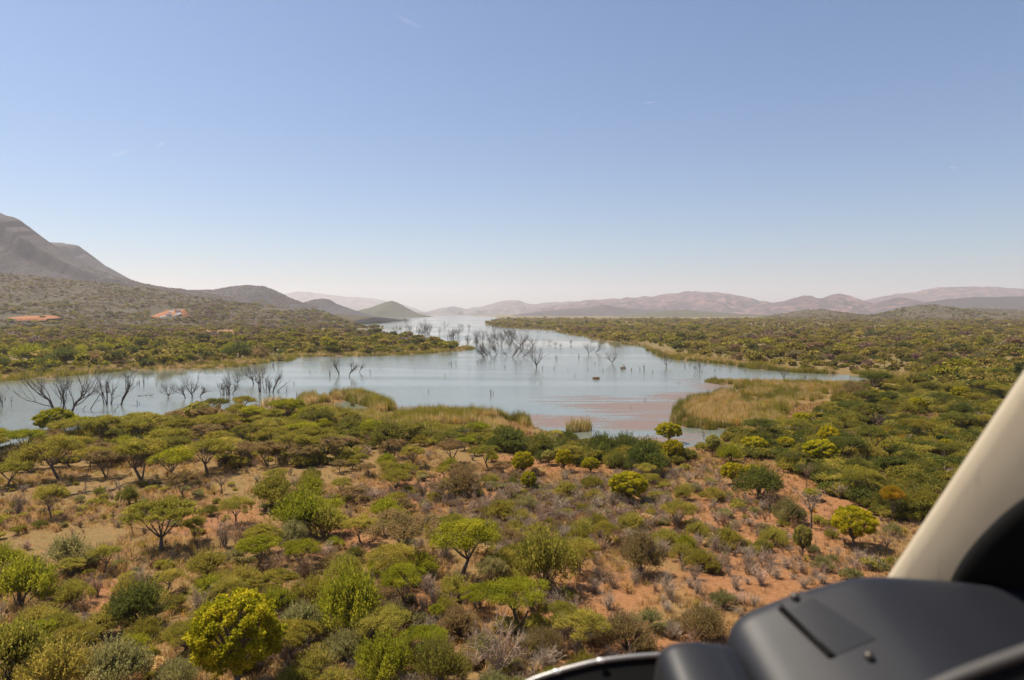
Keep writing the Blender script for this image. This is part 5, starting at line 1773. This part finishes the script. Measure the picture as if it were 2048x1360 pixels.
for poly, cnt, hf, names, w in REEDS:
    a = np.array(poly, float)
    cx, cy_ = to_plane(a[:, 0], a[:, 1], .3)
    X, Y = r.uniform(cx.min(), cx.max(), cnt * 6), r.uniform(cy_.min(), cy_.max(), cnt * 6)
    px, py = project(X, Y, X * 0 + .3)
    k = in_poly(px, py, poly)
    X, Y = X[k], Y[k]
    d = shore_distance(X, Y)
    k = (d > -1.6) & (fbm(X / 5, Y / 5, 3, 51) > .44) & (d < 34)
    X, Y, d = X[k][:cnt], Y[k][:cnt], d[k][:cnt]
    t, _ = pick(names, w, len(X), r)
    pt = fbm(X / 11, Y / 11, 3, 57)
    edge = (d < 2.2) & (r.random(len(X)) < .75)      # greener where the feet are wet
    t = np.where(edge[:, None], np.array(TINT['deep olive']) * r.uniform(.8, 1.25, (len(X), 1)), t)
    t = np.where((pt > .60)[:, None], np.array(TINT['olive']) * r.uniform(.8, 1.2, (len(X), 1)), t)
    RX.append(X); RY.append(Y); RZ.append(np.maximum(ground_z(X, Y, d), -.35)); RT.append(t); RS.append(np.clip(r.lognormal(-.08, .32, len(X)), .4, 1.7) * hf * (.5 + .9 * pt))
X, Y, Z, T_, S = [np.concatenate(v) for v in (RX, RY, RZ, RT, RS)]
instancer('reeds', 'golden and green reed beds along the water edge', RM, X, Y, Z, r.uniform(.6, 1.1, len(X)), S, r.integers(0, 5, len(X)), T_)

# ------------------------------------------------------------------ red cuttings, road, trucks, hut
def simple(name, c, rough=.7, spec=.3, metal=0, vary=.0, scale=8):
    m, nt, out = new_mat(name)
    col = c
    nz = None
    if vary:
        nz = noise(nt, pos(nt), scale, 5)
        col = mixc(nt, nz, tuple(v * (1 - vary) for v in c), tuple(min(1, v * (1 + vary)) for v in c))
    principled(nt, out, col, rough, spec, metal, bump=nz, bstr=.2)
    return m


SOIL = simple('red_earth', (.27, .118, .055), .95, .1, 0, .35, .35)
ASPH = simple('asphalt', (.17, .165, .165), .85, .3, 0, .15, .6)


def cutting(x0, x1, ylow, yhigh, label, depth, n=40):
    """a scraped earth bank that tilts towards the lake, standing on the slope"""
    cx, cy_, cz = hit([x0, x1], [ylow, ylow])
    D = cy_.mean()
    rise = (ylow - yhigh) / FPX * D
    Xs = np.linspace((x0 - 1024) / FPX * D, (x1 - 1024) / FPX * D, n)
    V, Q = [], []
    z0 = cz.mean()
    m = 12
    for j in range(m):
        for i in range(n):
            t, e = j / (m - 1), abs(i / (n - 1) * 2 - 1)
            x, y = Xs[i], D + t * depth + 3 * (vnoise(np.array(i * .4), np.array(j * .3), 5) - .5)
            top = rise * (1 - .75 * e ** 3) * (.8 + .4 * vnoise(np.array(i * .25), np.array(2.0), 6))
            zz = z0 + top * (t ** .8) if j else z0 - 2.5
            V.append((x, float(y), float(zz + .35 * (vnoise(np.array(i * .9), np.array(j * .9), 7) - .5))))
    for j in range(m):      # back skirt
        pass
    for j in range(m - 1):
        for i in range(n - 1):
            a = j * n + i
            Q.append((a, a + 1, a + n + 1, a + n))
    base = len(V)
    for i in range(n):
        V.append((Xs[i], D + depth + 6, z0 - 6))
    for i in range(n - 1):
        a = (m - 1) * n + i
        Q.append((a, a + 1, base + i + 1, base + i))
    link('earth_bank', mesh_from('earth_bank', V, Q, SOIL, None, False), kind='structure', label=label)
    return D, z0, rise


D1, z1, rise1 = cutting(290, 358, 636, 617, 'orange scraped earth bank above the road with two trucks', 46)
cutting(-12, 92, 638, 630.5, 'long red earth cutting at the foot of the slope', 40)


def bank_point(px_, t):
    """point on the first bank: t = 0 foot .. 1 top"""
    return (px_ - 1024) / FPX * D1, D1 + t * 46, z1 + rise1 * .9 * (t ** .8) + .55


rp = [(322, .74), (330, .66), (339, .58), (347, .46), (350, .34), (344, .22), (334, .13), (318, .06)]
V, Q = [], []
cl = np.array([bank_point(*p) for p in rp])
tt = np.linspace(0, len(rp) - 1, 50)
cl = np.stack([np.interp(tt, np.arange(len(rp)), cl[:, i]) for i in range(3)], 1)
tg_ = np.gradient(cl, axis=0)
sd = np.stack([-tg_[:, 1], tg_[:, 0], np.zeros(50)], 1)
sd /= np.linalg.norm(sd, axis=1)[:, None]
slope = rise1 * .9 / 46
for c, s in zip(cl, sd):
    for e in (-4.2, 4.2):
        q = c + s * e
        V.append((q[0], q[1], q[2] + s[1] * e * slope * .9))
Q = [(2 * i, 2 * i + 1, 2 * i + 3, 2 * i + 2) for i in range(49)]
link('road', mesh_from('road', V, Q, ASPH), kind='structure', label='grey road bending through the red earth cutting')

WHITE = simple('white_paint', (.78, .78, .76), .4, .5)
REDP = simple('red_paint', (.45, .06, .04), .4, .5)
DARK = simple('dark_rubber', (.03, .03, .03), .8, .3)
GLASS = simple('dark_glass', (.02, .025, .03), .1, .6)
GREYM = simple('grey_metal', (.28, .29, .30), .5, .5, .2)
CREAM = simple('cream_wall', (.62, .55, .46), .85, .2, 0, .08, 1.5)
RUST = simple('tin_roof', (.38, .30, .26), .6, .4, 0, .2, 2)


def boxmesh(lo, hi, mat, name, bev=.0):
    mb = MB()
    mb.box(lo, hi)
    me = mb.mesh(name, mat)
    return me


def wheel_mesh(x, y, r0=.5, w=.3):
    mb = MB()
    th = np.arange(14) / 14 * 2 * math.pi
    V = []
    for yy in (y - w / 2, y + w / 2):
        V += [(x + math.cos(t) * r0, yy, r0 + math.sin(t) * r0) for t in th]
    V += [(x, y - w / 2 - .02, r0), (x, y + w / 2 + .02, r0)]
    Q = [(i, (i + 1) % 14, 14 + (i + 1) % 14, 14 + i) for i in range(14)]
    Q += [(28, (i + 2) % 14, (i + 1) % 14, i) for i in range(0, 14, 2)] + [(29, 14 + i, 14 + (i + 1) % 14, 14 + (i + 2) % 14) for i in range(0, 14, 2)]
    mb.add(np.array(V), Q, .5)
    return mb.mesh('truck_wheel', DARK)


def truck(x, t, rz, cabm, bodym, label, s):
    root = bpy.data.objects.new('truck', None)
    COL.objects.link(root)
    X, Y, Z = bank_point(x, t)
    root.location = (X, Y, Z + .1)
    root.rotation_euler = (0, 0, rz)
    root.scale = (s, s, s)
    link('chassis', boxmesh((-3.6, -.9, .65), (3.4, .9, .95), GREYM, 'truck_chassis'), root)
    mb = MB()
    mb.box((2.0, -1.15, .96), (3.7, 1.15, 2.0))
    mb.box((2.0, -1.1, 2.0), (3.45, 1.1, 2.95))
    cab = link('cab', mb.mesh('truck_cab', cabm), root)
    link('windscreen', boxmesh((3.451, -.98, 2.08), (3.49, .98, 2.8), GLASS, 'truck_glass'), cab)
    link('cargo_box', boxmesh((-3.7, -1.22, .97), (1.9, 1.22, 3.4), bodym, 'truck_box'), root)
    for wx in (2.8, -1.6, -2.8):
        for wy in (-1.0, 1.0):
            link('wheel', wheel_mesh(wx, wy), root)
    root['label'], root['category'], root['group'] = label, 'truck', 'trucks on the far road'
    LANDMARKS.append((X, Y, 'the ' + ('red' if cabm is REDP else 'white') + ' truck'))


truck(341, .62, R_(-140), REDP, WHITE, 'red and white truck on the bend of the far road', 1.2)
truck(334, .15, R_(-125), WHITE, WHITE, 'white truck lower on the far road, coming downhill', 1.3)

hx_, hy_, hz2 = hit([689], [668])
root = bpy.data.objects.new('hut', None)
COL.objects.link(root)
root.location = (hx_[0], hy_[0], hz2[0] - .2)
root['label'], root['category'] = 'small pale hut with a flat tin roof on the low spit', 'hut'
link('wall', boxmesh((-4.5, -2.2, 0), (4.5, 2.2, 3.0), CREAM, 'hut_wall'), root)
link('roof', boxmesh((-4.9, -2.6, 3.0), (4.9, 2.6, 3.25), RUST, 'hut_roof'), root)
link('door', boxmesh((-2.6, -2.24, .1), (-1.5, -2.2, 2.3), GLASS, 'hut_door'), root)
w_ = link('window', boxmesh((1.0, -2.24, 1.0), (2.2, -2.2, 2.1), GLASS, 'hut_window'), root)
LANDMARKS.append((hx_[0], hy_[0], 'the hut'))

# pale boulder by the yellow-green tree
bx_, by_, bz_ = hit([642], [1316])
mb = MB()
rk = np.random.default_rng(3)
u, v = np.meshgrid(np.linspace(0, 2 * math.pi, 13)[:-1], np.linspace(.05, math.pi - .05, 8))
Pk = np.stack([np.cos(u) * np.sin(v) * .42, np.sin(u) * np.sin(v) * .38, np.cos(v) * .62], -1) * (1 + rk.normal(0, .09, u.shape)[..., None])
Qk = [(j * 12 + i, j * 12 + (i + 1) % 12, (j + 1) * 12 + (i + 1) % 12, (j + 1) * 12 + i) for j in range(7) for i in range(12)]
mb.add(Pk.reshape(-1, 3), Qk, .5)
o = link('boulder', mb.mesh('boulder', simple('pale_stone', (.55, .42, .20), .9, .2, 0, .2, 3)), label='pale yellow boulder in the bush beside the big yellow-green tree', category='boulder')
o.location = (bx_[0], by_[0], bz_[0] + .3)
# stones on the bare soil
ST_ME = []
for v_ in range(3):
    mb = MB()
    q = np.random.default_rng(30 + v_)
    mb.add((Pk * np.array([1, 1, .5]) * (1 + q.normal(0, .15, u.shape)[..., None])).reshape(-1, 3), Qk, .5)
    ST_ME.append(mb.mesh('stone', LEAF_I))
X, Y = sector(2600, 46, 150, -40, 40)
k, d = keep_land(X, Y, 2)
X, Y = X[k], Y[k]
Z = terrain_z(X, Y)
k = fbm(X / 12, Y / 12, 3, 71) > .55
X, Y, Z = X[k], Y[k], Z[k]
S = r.uniform(.12, .5, len(X))
instancer('gravel_stones', 'small stones scattered over the bare soil', ST_ME, X, Y, Z, S, S, r.integers(0, 3, len(X)), np.array([.40, .24, .14]) * r.uniform(.7, 1.3, (len(X), 1)))
# ------------------------------------------------------------------ helicopter cockpit round the camera
def ray_pt(px_, py_, depth):
    d = raydir(px_, py_)
    return np.array([0, 0, CAMZ]) + d * depth


def black_plastic(name, c=(.011, .012, .016), rough=.5, spec=.3):
    m, nt, out = new_mat(name)
    g = noise(nt, pos(nt), 900, 2, .6)
    n2 = noise(nt, pos(nt), 6, 3)
    col = mixc(nt, n2, tuple(v * .85 for v in c), tuple(v * 1.2 for v in c))
    principled(nt, out, col, rough, spec, bump=g, bstr=.12, bdist=.001)
    return m


SHROUD = black_plastic('shroud_plastic')
TRIM_AND_SHADE = black_plastic('trim_and_shade_black', (.006, .006, .006), .9, .08)  # black of sill and panel, also used as painted shadow on the pillar
m_, nt, out = new_mat('pillar_paint')
n1 = noise(nt, pos(nt), 14, 4)
n2 = noise(nt, pos(nt, (60, 60, 12)), 1, 3)
smudge = ramp(nt, n2, [(.62, 0.0), (.75, 1.0)])
cpl = mixc(nt, n1, (.32, .272, .195), (.38, .325, .24))
cpl = mixc(nt, math_(nt, 'MULTIPLY', smudge, .35), cpl, (.20, .175, .14))
principled(nt, out, cpl, .55, .3)
PILLAR = m_
RIM = simple('rim_metal', (.26, .25, .24), .42, .5, .7)
RIVET = simple('rivet_metal', (.85, .85, .83), .35, .5, .3)
SCREW = simple('screw_metal', (.07, .063, .055), .45, .5, .6)

heli = bpy.data.objects.new('helicopter', None)
COL.objects.link(heli)
heli.location = (0.3, 0.6, CAMZ - .6)
heli['label'], heli['category'] = 'helicopter nose seen from inside: black instrument shroud, pale pillar and curved window rim', 'helicopter'


def part(name, me, parent=heli):
    o = link(name, me, parent)
    if parent is heli:
        o.matrix_parent_inverse = heli.matrix_basis.inverted()
    return o


heli_inv = None


def catmull(P, n):
    P = np.asarray(P, float)
    P = np.concatenate([[2 * P[0] - P[1]], P, [2 * P[-1] - P[-2]]])
    out = []
    for i in range(1, len(P) - 2):
        for t in np.linspace(0, 1, n, endpoint=False):
            a, b, c, d = P[i - 1], P[i], P[i + 1], P[i + 2]
            out.append(.5 * ((2 * b) + (c - a) * t + (2 * a - 5 * b + 4 * c - d) * t * t + (3 * b - 3 * c + d - a) * t ** 3))
    out.append(P[-2])
    return np.array(out)


def sweep(px_profile, depth, direction, length, name, mat, bevel=.06, steps=16, n=6, depth_slope=0.0):
    """hood: an outline seen at the far end, carried back towards the seats; its far edge is rolled over"""
    prof = catmull(px_profile, n)
    prof[:, 1] += 9
    P = ray_pt(prof[:, 0], prof[:, 1], depth)
    ctr = P.mean(0) - np.array([0, 0, .25])
    e = np.array(direction, float)
    e /= np.linalg.norm(e)
    rows = []
    for a in np.linspace(-math.pi / 2, 0, 7)[:-1]:          # rolled far edge, going in and down
        k = (1 - math.cos(a)) * bevel
        rows.append(P + (ctr - P) / np.linalg.norm(ctr - P, axis=1)[:, None] * k - e * (-math.sin(a)) * bevel * .9)
    for s in np.linspace(0, 1, steps):
        rows.append(P + e * length * s)
    rows = [P * .0 + ctr - e * bevel * 1.0 - np.array([0, 0, .05]) + (rows[0] - ctr) * .5] + rows
    V = np.concatenate(rows)
    m = len(P)
    Q = [(j * m + i, j * m + i + 1, (j + 1) * m + i + 1, (j + 1) * m + i) for j in range(len(rows) - 1) for i in range(m - 1)]
    return V, Q, mesh_from(name, V, Q, mat, None, True)


SHP = [(1447, 1500), (1452, 1420), (1456, 1340), (1462, 1288), (1476, 1258), (1500, 1237), (1540, 1219), (1600, 1196), (1660, 1178), (1710, 1165), (1745, 1160), (1790, 1159), (1850, 1163), (1930, 1169), (2048, 1186), (2200, 1215), (2500, 1290)]
V, Q, me = sweep(SHP, 1.02, (.16, -.90, -.42), .62, 'instrument_shroud', SHROUD, .05)
shroud = part('instrument_shroud', me)
bvh = BVHTree.FromPolygons([tuple(v) for v in V], [tuple(int(i) for i in q) for q in Q])


def on_shroud(x, y, off=0.0):
    d = raydir(x, y)
    hitp = bvh.ray_cast(Vector((0, 0, CAMZ)), Vector(d).normalized())
    if hitp[0] is None:
        return ray_pt(x, y, .9)
    nrm = hitp[1]
    if nrm.dot(Vector(d)) > 0:
        nrm = -nrm
    return np.array(hitp[0] + nrm * off)


def patch(quad, nx, ny, off, name, mat, thick, taper=0.0):
    """a raised plate lying on the shroud, corners given as they are seen"""
    a, b, c, d = [np.array(q, float) for q in quad]
    top, bot = [], []
    for j in range(ny):
        for i in range(nx):
            u, v = i / (nx - 1), j / (ny - 1)
            q = (a * (1 - u) + b * u) * (1 - v) + (d * (1 - u) + c * u) * v
            o_ = off * (1 - taper * v)
            top.append(on_shroud(q[0], q[1], o_))
            bot.append(on_shroud(q[0], q[1], o_ - thick))
    V = np.array(top + bot)
    N = nx * ny
    Q = [(j * nx + i, j * nx + i + 1, (j + 1) * nx + i + 1, (j + 1) * nx + i) for j in range(ny - 1) for i in range(nx - 1)]
    edge = [i for i in range(nx)] + [j * nx + nx - 1 for j in range(1, ny)] + [(ny - 1) * nx + i for i in range(nx - 2, -1, -1)] + [j * nx for j in range(ny - 2, 0, -1)]
    Q += [(edge[k], edge[(k + 1) % len(edge)], edge[(k + 1) % len(edge)] + N, edge[k] + N) for k in range(len(edge))]
    return mesh_from(name, V, Q, mat, None, False)


part('cover_strap', patch([(1563, 1217), (1606, 1192), (1752, 1278), (1668, 1312)], 12, 8, .012, 'cover_strap', SHROUD, .013, .92), shroud)
part('strap_groove', patch([(1556, 1220), (1564, 1216), (1670, 1311), (1655, 1315)], 14, 3, .004, 'strap_groove', TRIM_AND_SHADE, .006), shroud)


def screw(x, y, off, r0=.0066):
    c = on_shroud(x, y, off)
    c2 = on_shroud(x + 4, y, off) - c
    c3 = on_shroud(x, y + 4, off) - c
    nn = np.cross(c2, c3)
    nn /= np.linalg.norm(nn)
    if nn[2] < 0:
        nn = -nn
    a = c2 / np.linalg.norm(c2)
    b = np.cross(nn, a)
    mb = MB()
    th = np.arange(12) / 12 * 2 * math.pi
    ringA = [c + (a * math.cos(t) + b * math.sin(t)) * r0 for t in th]
    ringB = [c + (a * math.cos(t) + b * math.sin(t)) * r0 * .8 + nn * .005 for t in th]
    Vv = np.array(ringA + ringB + [c + nn * .0058])
    Qq = [(i, (i + 1) % 12, 12 + (i + 1) % 12, 12 + i) for i in range(12)] + [(24, 12 + i, 12 + (i + 1) % 12, 12 + (i + 2) % 12) for i in range(0, 12, 2)]
    mb.add(Vv, Qq, .5)
    return mb.mesh('screw', SCREW, True)


part('screw', screw(1592, 1206, .0125), shroud)
part('screw', screw(1738, 1314, .002), shroud)

POD = [(1308, 1470), (1311, 1400), (1316, 1350), (1324, 1314), (1340, 1296), (1362, 1288), (1395, 1286), (1430, 1289), (1456, 1293), (1480, 1310), (1500, 1400)]
V2, Q2, me = sweep(POD, .98, (.10, -.92, -.36), .5, 'instrument_pod', SHROUD, .035)
part('instrument_pod', me)

# window rim with rivets, black sill below it
rimp = catmull([(1010, 1390), (1060, 1362), (1112, 1344), (1155, 1332), (1200, 1322), (1262, 1314), (1335, 1309), (1420, 1306), (1520, 1306)], 8)
RP = ray_pt(rimp[:, 0], rimp[:, 1], 1.25)
mb = MB()
mb.tube(RP, .0048, 10)
rim = part('window_rim', mb.mesh('window_rim', RIM, True))
for x, y in ((1113, 1343), (1201, 1321)):
    c = ray_pt(x, y, 1.242)
    mb = MB()
    uu, vv = np.meshgrid(np.linspace(0, 2 * math.pi, 11)[:-1], np.linspace(.05, math.pi - .05, 6))
    S_ = np.stack([np.cos(uu) * np.sin(vv) * .0085, np.sin(uu) * np.sin(vv) * .004, np.cos(vv) * .0045], -1) + c
    mb.add(S_.reshape(-1, 3), [(j * 10 + i, j * 10 + (i + 1) % 10, (j + 1) * 10 + (i + 1) % 10, (j + 1) * 10 + i) for j in range(5) for i in range(10)], .5)
    part('rivet', mb.mesh('rivet', RIVET, True), rim)
rows = [RP + np.array([0, 0, -.004])]
for s in (.012, .05, .1, .2, .4):
    rows.append(RP + np.array([.02 * s, -s, -.75 * s - .01]))
V = np.concatenate(rows)
m = len(RP)
Q = [(j * m + i, j * m + i + 1, (j + 1) * m + i + 1, (j + 1) * m + i) for j in range(len(rows) - 1) for i in range(m - 1)]
part('window_sill', mesh_from('window_sill', V, Q, TRIM_AND_SHADE, None, True))

# pale window pillar: a hollow section with a broad inner face
e0, e1 = ray_pt(1690, 1290, 1.30), ray_pt(2262, 430, .98)
ax = unit(e1 - e0)
view = unit((e0 + e1) / 2 - np.array([0, 0, CAMZ]))
side = unit(np.cross(view, ax))          # across the pillar
if side[0] < 0:
    side = -side
face_n = unit(np.cross(ax, side))
if face_n.dot(view) > 0:
    face_n = -face_n
sec = [(-.004, -.03), (0, -.002), (.004, .004), (.02, .010), (.06, .016), (.12, .018), (.20, .014), (.30, .0), (.34, -.05), (.0, -.06)]
V, Q = [], []
ns = 26
for j in range(ns):
    t = j / (ns - 1)
    c = e0 + (e1 - e0) * t + face_n * .02 * math.sin(t * 3.14)
    for s_, o_ in sec:
        V.append(c + side * s_ + face_n * o_)
ms = len(sec)
Q = [(j * ms + i, j * ms + (i + 1) % ms, (j + 1) * ms + (i + 1) % ms, (j + 1) * ms + i) for j in range(ns - 1) for i in range(ms)]
part('window_pillar', mesh_from('window_pillar', V, Q, PILLAR, None, True))

# black sheet put in place of the shadow across the pillar's foot
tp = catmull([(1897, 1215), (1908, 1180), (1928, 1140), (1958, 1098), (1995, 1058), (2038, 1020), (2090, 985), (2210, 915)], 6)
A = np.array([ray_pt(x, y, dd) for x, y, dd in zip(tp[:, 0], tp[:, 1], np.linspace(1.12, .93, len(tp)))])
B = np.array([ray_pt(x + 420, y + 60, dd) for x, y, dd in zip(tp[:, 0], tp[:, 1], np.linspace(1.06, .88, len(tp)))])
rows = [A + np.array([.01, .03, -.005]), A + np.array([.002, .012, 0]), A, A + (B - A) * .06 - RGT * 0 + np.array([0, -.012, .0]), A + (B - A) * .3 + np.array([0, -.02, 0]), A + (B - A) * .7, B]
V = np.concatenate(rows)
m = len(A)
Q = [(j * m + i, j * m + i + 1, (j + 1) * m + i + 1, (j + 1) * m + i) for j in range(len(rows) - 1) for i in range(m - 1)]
part('pillar_shadow_sheet', mesh_from('pillar_shadow_sheet', V, Q, TRIM_AND_SHADE, None, True))

# panel lip in the near corner
lp = catmull([(1700, 1455), (1800, 1408), (1896, 1361), (1975, 1330), (2048, 1304), (2200, 1245)], 6)
LP = ray_pt(lp[:, 0], lp[:, 1], .52)
mb = MB()
mb.tube(LP, .0045, 8)
part('panel_lip', mb.mesh('panel_lip', black_plastic('lip_plastic', (.07, .065, .06), .5), True))
rows = [LP, LP + np.array([0, -.006, -.012]), LP + np.array([.02, -.12, -.12])]
V = np.concatenate(rows)
m = len(LP)
Q = [(j * m + i, j * m + i + 1, (j + 1) * m + i + 1, (j + 1) * m + i) for j in range(len(rows) - 1) for i in range(m - 1)]
part('near_panel', mesh_from('near_panel', V, Q, TRIM_AND_SHADE, None, True))

# ------------------------------------------------------------------ labels: each plant named by what it stands beside
NOUN = {'waterside_bush': 'waterside bush', 'acacia_tree': 'umbrella acacia', 'thorn_bush': 'thorn bush', 'leafy_tree': 'leafy tree', 'bare_shrub': 'leafless shrub', 'bare_tree': 'leafless tree', 'dead_tree': 'drowned dead tree', 'drowned_snag': 'bare stick'}
CAT = {'waterside_bush': 'bush', 'acacia_tree': 'acacia tree', 'thorn_bush': 'bush', 'leafy_tree': 'tree', 'bare_shrub': 'shrub', 'bare_tree': 'tree', 'dead_tree': 'dead tree', 'drowned_snag': 'snag'}
ORD = ['', 'second', 'third', 'fourth', 'fifth', 'sixth', 'seventh', 'eighth', 'ninth', 'tenth', 'eleventh', 'twelfth', 'thirteenth', 'fourteenth', 'fifteenth', 'sixteenth', 'seventeenth', 'eighteenth', 'nineteenth', 'twentieth', 'twenty-first', 'twenty-second', 'twenty-third', 'twenty-fourth', 'twenty-fifth', 'twenty-sixth', 'twenty-seventh', 'twenty-eighth']
LMX = np.array([l[0] for l in LANDMARKS])
LMY = np.array([l[1] for l in LANDMARKS])
pool = {}
for t in THINGS:
    o = t['o']
    o['category'] = CAT[t['kind']]
    if t['group']:
        o['group'] = t['group']
    if t['label']:
        o['label'] = t['label']
        continue
    away = unit(np.array([t['X'], t['Y']]))
    acr = np.array([away[1], -away[0]])
    dX, dY = t['X'] - LMX, t['Y'] - LMY
    fo, la = dX * away[0] + dY * away[1], dX * acr[0] + dY * acr[1]
    q = np.hypot(fo * .45, la)
    k = int(np.argmin(q))
    f, l = fo[k], la[k]
    if abs(l) > abs(f) * .45:
        rel = 'right of' if l > 0 else 'left of'
    else:
        rel = 'behind' if f > 0 else 'in front of'
    lo, hi = {'acacia_tree': (3.6, 5.2), 'thorn_bush': (2.8, 4.2), 'waterside_bush': (5.0, 7.5), 'bare_shrub': (1.4, 2.1), 'leafy_tree': (2.4, 3.2), 'bare_tree': (2.0, 2.6), 'dead_tree': (3, 5), 'drowned_snag': (.9, 1.4)}[t['kind']]
    size = 'small' if t['W'] < lo else 'large' if t['W'] > hi else 'medium'
    adj = ' '.join(x for x in (size, t['tint']) if x)
    pool.setdefault((adj + ' ' + NOUN[t['kind']], rel, LANDMARKS[k][2]), []).append((q[k], t))
for (what, rel, lm), lst in pool.items():
    lst.sort(key=lambda a: a[0])
    for i, (_, t) in enumerate(lst):
        o_ = ORD[min(i, len(ORD) - 1)]
        t['o']['label'] = ('%s %s %s %s' % (o_, what, rel, lm)).strip()
